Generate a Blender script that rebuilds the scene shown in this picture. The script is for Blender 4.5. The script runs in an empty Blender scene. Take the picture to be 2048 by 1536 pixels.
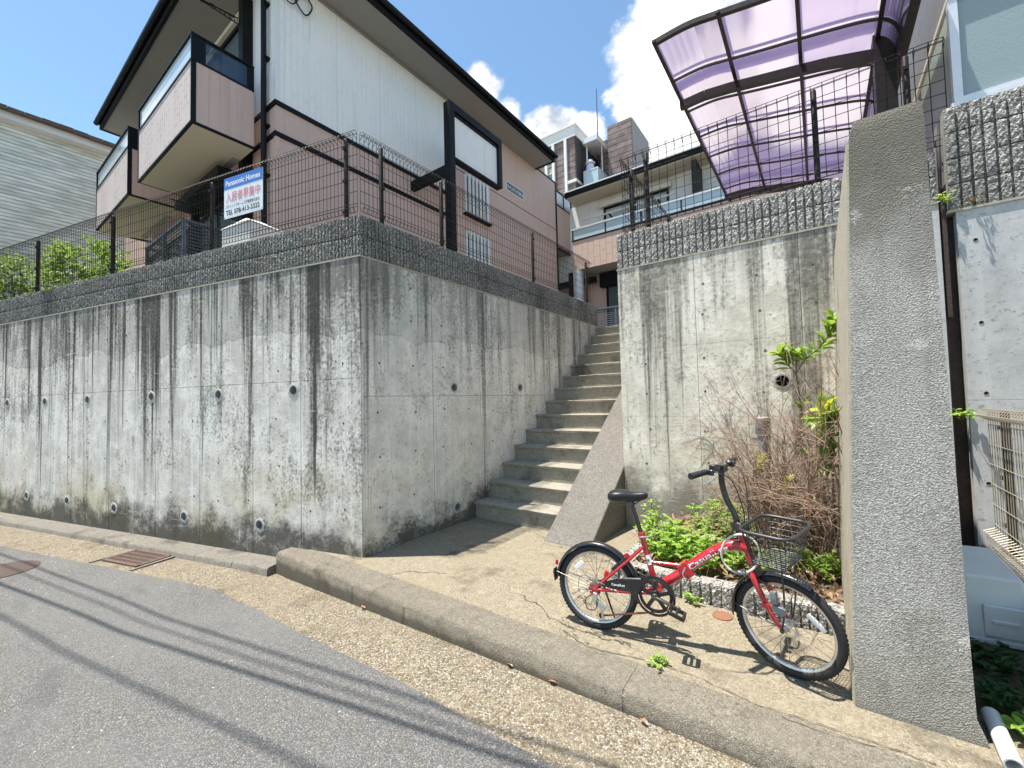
import bpy, bmesh, math, random
from mathutils import Vector, Matrix, noise
R_ = math.radians
rnd = random.Random(7)
sc = bpy.context.scene
# ---------------------------------------------------------------- camera
FPX, CX, CY, HC = 842.4, 1024.0, 768.0, 1.45      # focal length in photo pixels, camera height over the landing
_yaw, _p, _r = R_(36.126), R_(2.30), R_(-1.42)
_f = Vector((-math.sin(_yaw), math.cos(_yaw), 0)); _ri = Vector((math.cos(_yaw), math.sin(_yaw), 0)); _u = Vector((0, 0, 1))
_f2 = _f*math.cos(_p)+_u*math.sin(_p); _u2 = -_f*math.sin(_p)+_u*math.cos(_p)
_r3 = _ri*math.cos(_r)+_u2*math.sin(_r); _u3 = -_ri*math.sin(_r)+_u2*math.cos(_r)
EYE = Vector((0, 0, HC))
cam = bpy.data.objects.new('camera', bpy.data.cameras.new('camera'))
sc.collection.objects.link(cam); sc.camera = cam
cam.matrix_world = Matrix(((_r3.x, _u3.x, -_f2.x, 0), (_r3.y, _u3.y, -_f2.y, 0), (_r3.z, _u3.z, -_f2.z, HC), (0, 0, 0, 1)))
cam.data.sensor_width = 36; cam.data.lens = FPX/2048*36; cam.data.clip_start = .05; cam.data.clip_end = 6000
def ray(px, py): return _f2+_r3*((px-CX)/FPX)-_u3*((py-CY)/FPX)
def onx(px, py, v): d = ray(px, py); return EYE+d*(v/d.x)
def ony(px, py, v): d = ray(px, py); return EYE+d*(v/d.y)
def onz(px, py, v): d = ray(px, py); return EYE+d*((v-HC)/d.z)
# ---------------------------------------------------------------- sky, sun, exposure
SUN_EL, SUN_AZ = R_(75.1), math.atan2(-.582, -.813)       # azimuth from +X, counter-clockwise
sun_dir = Vector((math.cos(SUN_AZ)*math.cos(SUN_EL), math.sin(SUN_AZ)*math.cos(SUN_EL), math.sin(SUN_EL)))
w = bpy.data.worlds.new('World'); sc.world = w; w.use_nodes = True
sun = bpy.data.objects.new('sun', bpy.data.lights.new('sun', 'SUN')); sc.collection.objects.link(sun)
sun.rotation_euler = (-sun_dir).to_track_quat('-Z', 'Y').to_euler(); sun.location = (-20, -15, 60)
sun.data.energy = 3.3; sun.data.angle = R_(.53); sun.data.color = (1, .945, .86)
sc.view_settings.view_transform = 'Standard'; sc.view_settings.look = 'None'
sc.view_settings.exposure = 1.58; sc.cycles.max_bounces = 6; sc.cycles.diffuse_bounces = 3; sc.cycles.glossy_bounces = 3; sc.cycles.transparent_max_bounces = 10; sc.cycles.caustics_reflective = False; sc.cycles.caustics_refractive = False
sc.view_settings.gamma = 1; sc.view_settings.use_curve_mapping = False

class NT:
    """small helper round a node tree"""
    def __init__(s, tree): s.t = tree; s.n = tree.nodes; s.l = tree.links
    def new(s, typ, **kw):
        n = s.n.new(typ)
        for k, v in kw.items(): setattr(n, k, v)
        return n
    def put(s, sock, v):
        if isinstance(v, bpy.types.NodeSocket): s.l.new(v, sock)
        elif v is not None: sock.default_value = v
    def math(s, op, a, b=None, c=None, clamp=False):
        n = s.new('ShaderNodeMath', operation=op, use_clamp=clamp)
        for i, v in enumerate((a, b, c)): s.put(n.inputs[i], v)
        return n.outputs[0]
    def vmath(s, op, a, b=None):
        n = s.new('ShaderNodeVectorMath', operation=op); s.put(n.inputs[0], a)
        if b is not None: s.put(n.inputs[1], b)
        return n.outputs['Value'] if op in ('DOT_PRODUCT', 'LENGTH', 'DISTANCE') else n.outputs[0]
    def noise(s, vec, scale, detail=3, rough=.55, dist=0):
        n = s.new('ShaderNodeTexNoise'); s.put(n.inputs['Vector'], vec); n.inputs['Scale'].default_value = scale
        n.inputs['Detail'].default_value = detail; n.inputs['Roughness'].default_value = rough; n.inputs['Distortion'].default_value = dist
        return n.outputs['Fac']
    def vor(s, vec, scale, feature='F1', out='Distance', rand=1.0):
        n = s.new('ShaderNodeTexVoronoi', feature=feature); s.put(n.inputs['Vector'], vec); n.inputs['Scale'].default_value = scale
        n.inputs['Randomness'].default_value = rand
        return n.outputs[out]
    def ss(s, v, a, b):                                        # smoothstep, a -> 0, b -> 1
        n = s.new('ShaderNodeMapRange', interpolation_type='SMOOTHSTEP'); s.put(n.inputs[0], v)
        n.inputs[1].default_value = a; n.inputs[2].default_value = b; return n.outputs[0]
    def lin(s, v, a, b, c, d):
        n = s.new('ShaderNodeMapRange'); s.put(n.inputs[0], v)
        for i, k in enumerate((a, b, c, d)): n.inputs[i+1].default_value = k
        return n.outputs[0]
    def mix(s, f, a, b, blend='MIX'):
        n = s.new('ShaderNodeMix', data_type='RGBA', blend_type=blend); s.put(n.inputs[0], f)
        s.put(n.inputs[6], a if isinstance(a, bpy.types.NodeSocket) else (*a, 1) if len(a) == 3 else a)
        s.put(n.inputs[7], b if isinstance(b, bpy.types.NodeSocket) else (*b, 1) if len(b) == 3 else b)
        return n.outputs[2]
    def ramp(s, f, stops):
        n = s.new('ShaderNodeValToRGB'); s.put(n.inputs[0], f); e = n.color_ramp.elements
        while len(e) < len(stops): e.new(.5)
        for el, (p, c) in zip(e, stops): el.position = p; el.color = (*c, 1) if len(c) == 3 else c
        return n.outputs[0]
    def pos(s): return s.new('ShaderNodeNewGeometry').outputs['Position']
    def scale(s, vec, v):
        n = s.new('ShaderNodeVectorMath', operation='MULTIPLY'); s.put(n.inputs[0], vec); n.inputs[1].default_value = v; return n.outputs[0]
    def sep(s, vec):
        n = s.new('ShaderNodeSeparateXYZ'); s.put(n.inputs[0], vec); return n.outputs
    def comb(s, x, y, z):
        n = s.new('ShaderNodeCombineXYZ')
        for i, v in enumerate((x, y, z)): s.put(n.inputs[i], v)
        return n.outputs[0]
    def bump(s, h, strength, dist, normal=None):
        n = s.new('ShaderNodeBump'); s.put(n.inputs['Height'], h); n.inputs['Strength'].default_value = strength; n.inputs['Distance'].default_value = dist
        if normal is not None: s.l.new(normal, n.inputs['Normal'])
        return n.outputs[0]
# sky with cumulus clouds (by direction, all round)
def build_sky():
    t = NT(w.node_tree); t.n.clear()
    sky = t.new('ShaderNodeTexSky', sky_type='NISHITA'); sky.sun_disc = False
    sky.sun_elevation = SUN_EL; sky.sun_rotation = math.pi/2-SUN_AZ; sky.altitude = 50; sky.air_density = 1.0; sky.dust_density = .25; sky.ozone_density = 1.0
    d = t.vmath('NORMALIZE', t.new('ShaderNodeTexCoord').outputs['Generated'])
    x, y, z = t.sep(d)
    q = t.vmath('DIVIDE', d, t.comb(*(t.math('ADD', t.math('MAXIMUM', z, 0.0), .42),)*3))        # flatten towards the horizon
    big = t.noise(q, 1.7, 2, .5); fine = t.noise(q, 6.5, 8, .6, .25); det = t.noise(q, 26, 5, .62)
    blob = None
    for (px, py, rad, amp) in ((1560, 90, .40, 1.0), (1420, 40, .25, .72), (1318, 150, .19, .86), (1300, 225, .13, .78), (1720, 170, .32, .9), (1380, 130, .13, .5), (965, 190, .085, .80), (1010, 232, .075, .70), (1110, 268, .11, .75), (1180, 262, .08, .66), (1060, 262, .07, .6), (1500, 260, .3, .8)):
        v = ray(px, py).normalized()
        g = t.math('MULTIPLY', t.ss(t.vmath('DISTANCE', d, tuple(v)), rad, 0), amp)
        blob = g if blob is None else t.math('MAXIMUM', blob, g)
    far = t.math('MULTIPLY', t.ss(big, .53, .72), .8)                      # clouds elsewhere in the sky
    dens = t.math('MAXIMUM', blob, far)
    n2 = t.math('ADD', t.math('MULTIPLY', t.math('SUBTRACT', fine, .5), 1.25), t.math('MULTIPLY', t.math('SUBTRACT', det, .5), .35))
    dens = t.math('ADD', dens, n2)
    mask = t.ss(dens, .30, .56)
    # shading of the cloud body: billows seen by a shifted copy of the noise towards the sun
    off = t.vmath('ADD', q, tuple(sun_dir*.05)); sh = t.math('SUBTRACT', t.noise(off, 6.5, 8, .6, .25), fine)
    lum = t.math('ADD', .86, t.math('MULTIPLY', sh, -1.5)); lum = t.math('ADD', lum, t.math('MULTIPLY', t.ss(dens, .4, 1.1), .10))
    lum = t.math('MINIMUM', t.math('MAXIMUM', lum, .58), 1.06)
    cl = t.mix(t.ss(lum, .55, 1.0), (.62, .68, .77), (1, .985, .955))
    cloud = t.vmath('MULTIPLY', cl, t.comb(lum, lum, lum))
    tint = t.vmath('MULTIPLY', sky.outputs[0], (.72, .82, .80))
    bs = t.new('ShaderNodeBackground'); t.l.new(tint, bs.inputs[0]); bs.inputs[1].default_value = .098
    bc = t.new('ShaderNodeBackground'); t.l.new(cloud, bc.inputs[0]); bc.inputs[1].default_value = .56
    mx = t.new('ShaderNodeMixShader'); t.l.new(mask, mx.inputs[0]); t.l.new(bs.outputs[0], mx.inputs[1]); t.l.new(bc.outputs[0], mx.inputs[2])
    out = t.new('ShaderNodeOutputWorld'); t.l.new(mx.outputs[0], out.inputs[0])
build_sky()

# ---------------------------------------------------------------- materials
MATS = {}
def material(name):
    m = bpy.data.materials.new(name); m.use_nodes = True; t = NT(m.node_tree); b = t.n['Principled BSDF']; MATS[name] = m
    return m, t, b
def setp(t, b, col=None, rough=None, metal=None, normal=None, spec=None):
    if col is not None: t.put(b.inputs['Base Color'], col if isinstance(col, bpy.types.NodeSocket) else (*col, 1))
    if rough is not None: t.put(b.inputs['Roughness'], rough)
    if metal is not None: b.inputs['Metallic'].default_value = metal
    if spec is not None: b.inputs['Specular IOR Level'].default_value = spec
    if normal is not None: t.l.new(normal, b.inputs['Normal'])
def plain(name, col, rough=.55, metal=0, var=.18, nscale=6, bump=0, bscale=60, spec=.5):
    m, t, b = material(name); P = t.pos()
    n = t.noise(P, nscale, 5, .6); c = t.mix(n, tuple(k*(1-var) for k in col), tuple(min(1, k*(1+var)) for k in col))
    rr = t.lin(t.noise(P, nscale*3, 3), .3, .7, max(0, rough-.1), min(1, rough+.1))
    setp(t, b, c, rr, metal, t.bump(t.noise(P, bscale, 4, .6), bump, .004) if bump else None, spec); return m

def concrete_wall(name, lift=2.18, light=(.84, .81, .75), dark=(.56, .54, .49), streak=1.0, up=1.0, base=1.0, warm=.5, speck=1.0, foot=0.0, bump=.4, corner=None):
    m, t, b = material(name); P = t.pos(); x, y, z = t.sep(P)
    big = t.noise(P, .85, 3, .6); mid = t.noise(P, 4.2, 5, .7); fine = t.noise(P, 30, 4, .74); edge = t.noise(P, 2.4, 4, .68)
    sb = t.noise(t.scale(P, (3.4, 3.4, .10)), 1, 4, .62); sf = t.noise(t.scale(P, (17, 17, .32)), 1, 3, .62)
    c = t.mix(t.ss(t.math('ADD', t.math('MULTIPLY', mid, .6), t.math('MULTIPLY', big, .4)), .40, .60), dark, light)
    c = t.mix(t.math('MULTIPLY', t.ss(sf, .50, .66), .50), c, tuple(min(.88, k*1.12) for k in light))          # pale lime runs
    # earlier pour above a wavy lift line
    wz = t.math('ADD', z, t.math('MULTIPLY', t.math('SUBTRACT', t.noise(t.scale(P, (1, 1, .05)), 1.1, 3, .5), .5), .62))
    wz = t.math('ADD', wz, t.math('MULTIPLY', t.math('SUBTRACT', mid, .5), .05))
    c = t.mix(t.math('MULTIPLY', t.ss(wz, lift-.006, lift+.006), .34*up), c, (.22, .215, .20))
    c = t.mix(t.math('MULTIPLY', t.ss(t.math('ABSOLUTE', t.math('SUBTRACT', wz, lift)), .012, .002), .35*up), c, (.15, .15, .14))
    # damp yellow-brown patches
    yl = t.math('MULTIPLY', t.ss(big, .44, .60), t.ss(t.math('ADD', z, t.math('MULTIPLY', edge, 1.2)), 1.75, .65)); c = t.mix(t.math('MULTIPLY', yl, warm), c, (.56, .46, .27))
    # black rain streaks: broad runs broken up by narrow ones, longest where the broad run is strong
    s = t.math('ADD', t.math('ADD', t.math('MULTIPLY', sb, .50), t.math('MULTIPLY', sf, .40)), t.math('MULTIPLY', mid, .10))
    reach = t.lin(t.math('ADD', z, t.math('MULTIPLY', t.math('SUBTRACT', edge, .5), 1.2)), .3, 2.9, -.105, .028)
    reach = t.math('ADD', reach, t.math('MULTIPLY', t.math('SUBTRACT', t.noise(t.scale(P, (1, 1, .3)), 1.3, 2), .5), .16)); st = t.ss(t.math('ADD', s, reach), .478, .585); st = t.math('MULTIPLY', st, t.lin(fine, .38, .60, .72, 1.0)); c = t.mix(t.math('MULTIPLY', st, .94*streak), c, (.026, .023, .018))
    tail = t.math('MULTIPLY', t.ss(sf, .545, .64), t.ss(t.math('ADD', sb, t.math('MULTIPLY', reach, .6)), .46, .56)); c = t.mix(t.math('MULTIPLY', tail, .70*streak), c, (.055, .050, .042))
    # algae and lichen specks gathering in patches
    bias = t.math('ADD', t.math('MULTIPLY', t.math('SUBTRACT', big, .5), .55), t.math('MULTIPLY', t.math('SUBTRACT', z, 1.3), .032))
    if corner:
        bias = t.math('ADD', bias, t.math('MULTIPLY', t.ss(x, corner-1.25, corner-.1), .060))
    bias = t.math('ADD', bias, t.math('MULTIPLY', t.ss(wz, 2.1, 2.9), .030))
    k_ = t.math('ADD', t.math('ADD', t.math('MULTIPLY', fine, .50), t.math('MULTIPLY', t.noise(t.scale(P, (6, 6, 1.6)), 1, 5, .72), .50)), t.math('ADD', bias, t.math('MULTIPLY', t.math('SUBTRACT', sb, .5), .25)))
    c = t.mix(t.math('MULTIPLY', t.ss(k_, .50, .68), .80*speck), c, (.055, .051, .041))
    c = t.mix(t.math('MULTIPLY', t.ss(fine, .57, .67), .50), c, (.14, .13, .11))
    # splash grime at the foot with its own ragged edge
    g = t.ss(t.math('ADD', z, t.math('MULTIPLY', t.math('SUBTRACT', t.math('ADD', t.math('MULTIPLY', edge, .65), t.math('MULTIPLY', fine, .35)), .5), 1.9)), foot+.36, foot-.06)
    c = t.mix(t.math('MULTIPLY', g, .88*base), c, (.045, .040, .029))
    c = t.mix(t.math('MULTIPLY', t.ss(t.noise(t.scale(P, (2, 2, 30)), 1, 2, .5), .68, .73), .3), c, (.80, .78, .74))
    setp(t, b, c, .88, 0, t.bump(t.math('ADD', fine, t.math('MULTIPLY', mid, .5)), bump, .010), .25); return m

def stone_face(name, a, bcol, cc, sc_=38, bump=.8, tan=.0):
    m, t, b = material(name); P = t.pos()
    n = t.noise(P, sc_, 4, .7); v = t.vor(P, sc_*1.5)
    c = t.ramp(t.math('ADD', t.math('MULTIPLY', n, .75), t.math('MULTIPLY', v, .35)), ((.34, a), (.52, bcol), (.70, cc)))
    c = t.mix(t.math('MULTIPLY', t.ss(t.noise(t.scale(P, (1, 1, .4)), 2.2, 4), .45, .7), .55), c, tuple(k*.42 for k in bcol))
    setp(t, b, c, .97, 0, t.bump(t.math('ADD', n, v), bump, .012), .05); return m

def siding(name, col, axis, bump=.5, relief_shade=.28, bw=.33, bh=.115):
    """exterior board with a staggered upright tile relief; axis = which horizontal axis runs along the wall"""
    m, t, b = material(name); P = t.pos(); x, y, z = t.sep(P); u = x if axis == 'x' else y
    n = t.noise(P, 1.2, 4); wob = t.math('MULTIPLY', t.math('SUBTRACT', t.noise(P, 3, 2), .5), .03)
    br = t.new('ShaderNodeTexBrick'); t.put(br.inputs['Vector'], t.comb(t.math('ADD', z, wob), u, 0.0)); br.inputs['Scale'].default_value = 1
    br.inputs['Mortar Size'].default_value = .006; br.inputs['Mortar Smooth'].default_value = .35; br.inputs['Brick Width'].default_value = bw; br.inputs['Row Height'].default_value = bh
    br.inputs['Color1'].default_value = (.9, .9, .9, 1); br.inputs['Color2'].default_value = (1, 1, 1, 1); br.inputs['Mortar'].default_value = (.6, .6, .6, 1)
    c = t.mix(n, tuple(k*.93 for k in col), tuple(min(1, k*1.05) for k in col))
    c = t.mix(t.math('MULTIPLY', t.math('MULTIPLY', br.outputs['Fac'], t.ss(t.noise(P, 2.6, 2), .38, .62)), relief_shade*1.6), c, tuple(k*.5 for k in col))  # relief lines: their shading darkened into the colour
    c = t.mix(t.math('MULTIPLY', t.ss(t.noise(t.scale(P, (6, 6, .25)), 1, 4), .54, .72), .22), c, tuple(k*.50 for k in col))
    jt = t.math('ABSOLUTE', t.math('SUBTRACT', t.math('FRACT', t.math('DIVIDE', u, .91)), .5)); c = t.mix(t.math('MULTIPLY', t.ss(jt, .007, .003), .35), c, tuple(k*.45 for k in col))
    h = t.math('ADD', t.math('MULTIPLY', br.outputs['Fac'], -1.0), t.math('ADD', t.math('MULTIPLY', br.outputs['Color'], .6), t.math('MULTIPLY', t.noise(P, 45, 3), .25)))
    setp(t, b, c, .7, 0, t.bump(h, bump, .012), .3); return m

def hboards(name, c1, c2, period, bump=.6, sub=0):
    """horizontal lap boards (far walls)"""
    m, t, b = material(name); P = t.pos(); x, y, z = t.sep(P)
    fr = t.math('FRACT', t.math('DIVIDE', z, period)); n = t.noise(t.scale(P, (1.6, 1.6, 1/period)), 1, 4, .6)
    c = t.mix(t.ss(n, .35, .65), c1, c2); c = t.mix(t.math('MULTIPLY', t.ss(fr, .22, .06), .75), c, tuple(k*.40 for k in c1))
    setp(t, b, c, .75, 0, t.bump(t.math('ADD', t.ss(fr, 0, .12), t.math('MULTIPLY', n, .3)), bump, .02), .3); return m

def asphalt():
    m, t, b = material('asphalt'); P = t.pos()
    v = t.new('ShaderNodeTexVoronoi', feature='F1'); t.put(v.inputs['Vector'], P); v.inputs['Scale'].default_value = 210
    g = t.sep(v.outputs['Color'])[0]
    c = t.ramp(g, ((0, (.075, .072, .068)), (.5, (.130, .127, .121)), (.8, (.185, .181, .173)), (1, (.32, .312, .297))))
    c = t.mix(t.math('MULTIPLY', t.ss(t.noise(P, 320, 3), .45, .6), .35), c, (.08, .078, .075))
    c = t.mix(t.math('MULTIPLY', t.ss(t.noise(P, .9, 5), .42, .65), .35), c, (.175, .172, .165))
    c = t.mix(t.math('MULTIPLY', t.ss(t.noise(t.scale(P, (1.0, 3.0, 1)), 1.3, 4), .55, .7), .35), c, (.075, .075, .078))
    c = t.mix(t.math('MULTIPLY', t.ss(t.noise(P, 38, 2, .4), .74, .76), .8), c, (.5, .48, .42))
    setp(t, b, c, .9, 0, t.bump(t.math('ADD', v.outputs['Distance'], t.noise(P, 200, 3)), .7, .006), .25); return m

def aggregate(name, tones, scale, tint, bump=.6, dirt=.4, dark=(.12, .11, .09), crack=0, foot=None):
    m, t, b = material(name); P = t.pos()
    v = t.new('ShaderNodeTexVoronoi', feature='F1'); t.put(v.inputs['Vector'], P); v.inputs['Scale'].default_value = scale; e = t.vor(P, scale, 'DISTANCE_TO_EDGE')
    g = t.sep(v.outputs['Color'])[0]; c = t.ramp(g, tuple((i/(len(tones)-1), k) for i, k in enumerate(tones)))
    c = t.mix(t.math('MULTIPLY', t.ss(e, .12, .02), .55), c, tint)
    worn = t.ss(t.noise(P, 1.6, 4, .6), .42, .62); c = t.mix(t.math('MULTIPLY', worn, .40), c, tint)
    lg = t.ss(t.noise(P, 9, 5, .75), .52, .64); c = t.mix(t.math('MULTIPLY', lg, .35), c, tuple(min(.9, k*1.55) for k in tint))
    c = t.mix(t.math('MULTIPLY', t.ss(t.noise(P, 2.3, 5, .65), .52, .70), dirt), c, dark)
    c = t.mix(t.math('MULTIPLY', t.ss(t.noise(P, 30, 4, .7), .58, .70), dirt*.9), c, dark)
    if foot:
        g = t.ss(t.math('ADD', t.sep(P)[2], t.math('MULTIPLY', t.math('SUBTRACT', t.noise(P, 7, 5, .7), .5), .11)), foot[0], foot[1]); c = t.mix(t.math('MULTIPLY', g, .72), c, (.055, .047, .034))
    if crack:
        cr = t.vor(t.vmath('ADD', P, t.scale(t.vmath('MULTIPLY', t.comb(*(t.noise(P, 5, 4),)*3), (1, 1, 1)), (.5, .5, .5))), .62, 'DISTANCE_TO_EDGE')
        k = t.math('MULTIPLY', t.ss(cr, .006, .002), t.ss(t.noise(P, .8, 1), .45, .5)); c = t.mix(t.math('MULTIPLY', k, crack), c, (.05, .045, .04))
    setp(t, b, c, .92, 0, t.bump(t.math('ADD', t.math('MULTIPLY', t.ss(e, 0, .2), 1.0), t.noise(P, scale*2.2, 3)), bump, .006), .2); return m

def stucco():
    m, t, b = material('stucco'); P = t.pos(); x, y, z = t.sep(P)
    n = t.noise(P, 140, 4, .72); e = t.noise(P, 2.6, 5, .68); d = t.noise(t.scale(P, (9, 9, .6)), 1, 4, .6)
    c = t.ramp(n, ((.36, (.25, .235, .21)), (.5, (.455, .435, .395)), (.64, (.68, .655, .605))))
    c = t.mix(t.math('MULTIPLY', t.ss(e, .44, .64), .42), c, (.30, .285, .245))
    c = t.mix(t.math('MULTIPLY', t.ss(d, .53, .66), .30), c, (.22, .21, .185))
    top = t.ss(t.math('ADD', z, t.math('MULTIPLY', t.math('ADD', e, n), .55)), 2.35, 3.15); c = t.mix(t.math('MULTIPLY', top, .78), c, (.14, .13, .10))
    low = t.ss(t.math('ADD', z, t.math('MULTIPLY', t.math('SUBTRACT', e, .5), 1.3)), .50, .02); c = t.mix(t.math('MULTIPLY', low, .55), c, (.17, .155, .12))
    pale = t.ss(t.math('ADD', t.noise(P, 3.2, 4, .6), t.math('MULTIPLY', n, .2)), .735, .775); c = t.mix(t.math('MULTIPLY', pale, .6), c, (.72, .70, .64))
    setp(t, b, c, .94, 0, t.bump(t.math('ADD', n, t.math('MULTIPLY', t.vor(P, 150), .9)), .75, .011), .10); return m

def tinted(name, col, mixg=.1, rough=.08, translucent=0):
    m, t, b = material(name); t.n.remove(b); out = t.n['Material Output']
    tr = t.new('ShaderNodeBsdfTransparent'); tr.inputs[0].default_value = (*col, 1)
    g = t.new('ShaderNodeBsdfGlossy'); g.inputs['Roughness'].default_value = rough
    fr = t.new('ShaderNodeFresnel'); fr.inputs[0].default_value = 1.45
    mx = t.new('ShaderNodeMixShader'); t.l.new(t.math('ADD', fr.outputs[0], mixg, clamp=True), mx.inputs[0]); t.l.new(tr.outputs[0], mx.inputs[1]); t.l.new(g.outputs[0], mx.inputs[2]); o = mx.outputs[0]
    if translucent:
        tl = t.new('ShaderNodeBsdfTranslucent'); tl.inputs[0].default_value = (col[0]*.66, col[1]*.58, min(1, col[2]), 1)
        m2 = t.new('ShaderNodeMixShader'); m2.inputs[0].default_value = translucent; t.l.new(o, m2.inputs[1]); t.l.new(tl.outputs[0], m2.inputs[2]); o = m2.outputs[0]
    t.l.new(o, out.inputs[0]); return m

def leafmat(name, c1, c2, trans=.45):
    m, t, b = material(name); out = t.n['Material Output']
    oi = t.new('ShaderNodeNewGeometry').outputs['Random Per Island']; c = t.mix(oi, c1, c2)
    c = t.mix(t.math('MULTIPLY', t.noise(t.pos(), 9, 2), .35), c, tuple(k*.55 for k in c1))
    setp(t, b, c, .42, 0, None, .45); tl = t.new('ShaderNodeBsdfTranslucent'); t.l.new(t.mix(.5, c, tuple(min(1, k*1.9) for k in c2)), tl.inputs[0])
    mx = t.new('ShaderNodeMixShader'); mx.inputs[0].default_value = trans; t.l.new(b.outputs[0], mx.inputs[1]); t.l.new(tl.outputs[0], mx.inputs[2]); t.l.new(mx.outputs[0], out.inputs[0]); return m

concrete_wall('wall_left', light=(.87, .81, .72), dark=(.60, .55, .48), streak=1.0, warm=.75, corner=-3.55, speck=.85)
concrete_wall('wall_stair', light=(.86, .81, .725), dark=(.64, .60, .53), streak=.6, up=.7, warm=.5, speck=.6, foot=.1)
concrete_wall('wall_right', lift=9, light=(.87, .81, .695), dark=(.62, .575, .48), streak=.70, up=0, base=.75, warm=.55, speck=.62, foot=.38)
concrete_wall('wall_plain', lift=9, light=(.58, .575, .555), dark=(.47, .47, .455), streak=.14, up=0, base=.3, warm=.10, speck=.12, bump=.12)
stone_face('block_fine', (.035, .033, .028), (.155, .148, .132), (.56, .54, .50), 64, .8)
stone_face('block_rough', (.06, .056, .05), (.27, .255, .23), (.60, .58, .54), 52, .8)
plain('mortar', (.30, .285, .25), .95, var=.3, nscale=14, bump=.5)
plain('mortar_pale', (.40, .365, .29), .95, var=.3, nscale=20, bump=.5)
asphalt()
aggregate('gutter_aggregate', ((0.084, 0.064, 0.042), (0.240, 0.182, 0.110), (0.417, 0.359, 0.266), (0.156, 0.120, 0.078), (0.583, 0.552, 0.479), (0.114, 0.088, 0.062)), 102, (0.297, 0.250, 0.172), .9, .45, (0.088, 0.075, 0.052))
aggregate('landing_concrete', ((0.173, 0.141, 0.098), (0.271, 0.233, 0.162), (0.369, 0.325, 0.244), (0.217, 0.184, 0.135)), 115, (0.276, 0.238, 0.168), .6, .62, (0.081, 0.069, 0.049), crack=.9)
aggregate('kerb_concrete', ((0.154, 0.138, 0.110), (0.220, 0.204, 0.171), (0.319, 0.297, 0.259), (0.187, 0.171, 0.143)), 125, (0.237, 0.218, 0.182), .7, .68, (0.066, 0.058, 0.046))
aggregate('tall_kerb', ((0.143, 0.123, 0.092), (0.205, 0.182, 0.142), (0.297, 0.266, 0.215), (0.174, 0.153, 0.119)), 125, (0.220, 0.195, 0.151), .7, .68, (0.061, 0.052, 0.039), foot=(-.055, -.115))
aggregate('step_concrete', ((0.218, 0.201, 0.161), (0.328, 0.302, 0.244), (0.459, 0.424, 0.346), (0.262, 0.242, 0.195)), 110, (0.338, 0.313, 0.254), .6, .66, (0.076, 0.070, 0.054))
aggregate('stringer_aggregate', ((0.135, 0.121, 0.103), (0.207, 0.188, 0.166), (0.247, 0.233, 0.211), (0.117, 0.107, 0.095), (0.278, 0.269, 0.252)), 88, (0.180, 0.166, 0.143), .6, .30)

aggregate('sunlit_tan', ((.40, .36, .28), (.47, .43, .34), (.52, .48, .39), (.42, .38, .30)), 120, (.47, .43, .34), .4, .25, (.2, .18, .14))  # tan of the buttress side, with its sunlight put into the colour
stucco()
plain('soil', (.14, .105, .07), .95, var=.5, nscale=18, bump=1.0, bscale=40)
plain('terrace_ground', (.34, .32, .28), .95, var=.3, nscale=5, bump=.6)
plain('field_ground', (.22, .22, .19), .95, var=.3, nscale=.3)
siding('siding_white_y', (.86, .85, .82), 'y', .5, .17, bw=.27, bh=.10); siding('siding_white_x', (.86, .85, .82), 'x', .5, .17)
siding('siding_pink_y', (.60, .435, .37), 'y', .36, .16); siding('siding_pink_x', (.60, .43, .36), 'x', .55)
siding('balcony_tile', (.64, .54, .50), 'x', 1.0, .75, bw=.26, bh=.10)
siding('far_pink', (.62, .46, .38), 'x', 1.0, bw=.34, bh=.20)
plain('soffit', (.27, .26, .235), .8, var=.06, nscale=1.5)
plain('soffit_balcony', (.50, .455, .355), .8, var=.08, nscale=1.2)
plain('black_trim', (.0065, .007, .0085), .45, var=.25, nscale=5, spec=.16)
plain('black_pipe', (.009, .010, .012), .35, var=.3, nscale=8, spec=.16)
plain('fence_brown', (.022, .019, .016), .45, .2, var=.4, nscale=25, spec=.16)
plain('fence_post', (.034, .029, .025), .5, .3, var=.35, nscale=12, spec=.16)
plain('fence_beige', (.36, .31, .24), .5, .2, var=.3, nscale=12)
plain('roof_edge', (.008, .0085, .009), .6, var=.3, spec=.16)
plain('roof_tile_brown', (.115, .082, .068), .8, var=.5, nscale=9, bump=.8, bscale=18)
plain('white_paint', (.74, .745, .73), .5, var=.06, nscale=2)
plain('white_aluminium', (.70, .71, .71), .35, .3, var=.06)
plain('cream_bar', (.70, .64, .52), .4, var=.08)
plain('slate_louvre', (.12, .14, .175), .45, var=.2, nscale=8)
plain('dark_interior', (.012, .012, .013), .8)
plain('curtain', (.42, .47, .48), .9, var=.12, nscale=3)
plain('curtain_dark', (.07, .10, .095), .9, var=.2, nscale=3)
plain('sign_white', (.80, .83, .85), .45, var=.03); plain('sign_blue', (.055, .19, .56), .45, var=.06); plain('sign_red', (.72, .25, .29), .5, var=.08); plain('sign_black', (.03, .032, .045), .5)
plain('plate_dark', (.085, .105, .11), .4)
hboards('neighbour_boards', (.54, .555, .50), (.82, .83, .77), .10, 1.0)
hboards('clad_brown', (.165, .125, .115), (.27, .215, .20), .42, .5)
plain('clad_grey', (.27, .245, .25), .7, var=.15, nscale=1.2)
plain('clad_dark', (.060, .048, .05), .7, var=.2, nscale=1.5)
plain('clad_pale', (.45, .36, .27), .7, var=.1)
tinted('carport_violet', (.88, .79, .97), -.04, .12, .11)
tinted('balcony_glass', (.52, .58, .60), .03, .05, .10)
tinted('clear_glass', (.55, .62, .63), .12, .03)
def frosted(name, col, rough, bump):
    m, t, b = material(name); P = t.pos()
    setp(t, b, t.mix(t.noise(P, 1.1, 2), tuple(k*.88 for k in col), col), rough, 0, t.bump(t.noise(P, 70, 3), bump, .004), .6)
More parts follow.
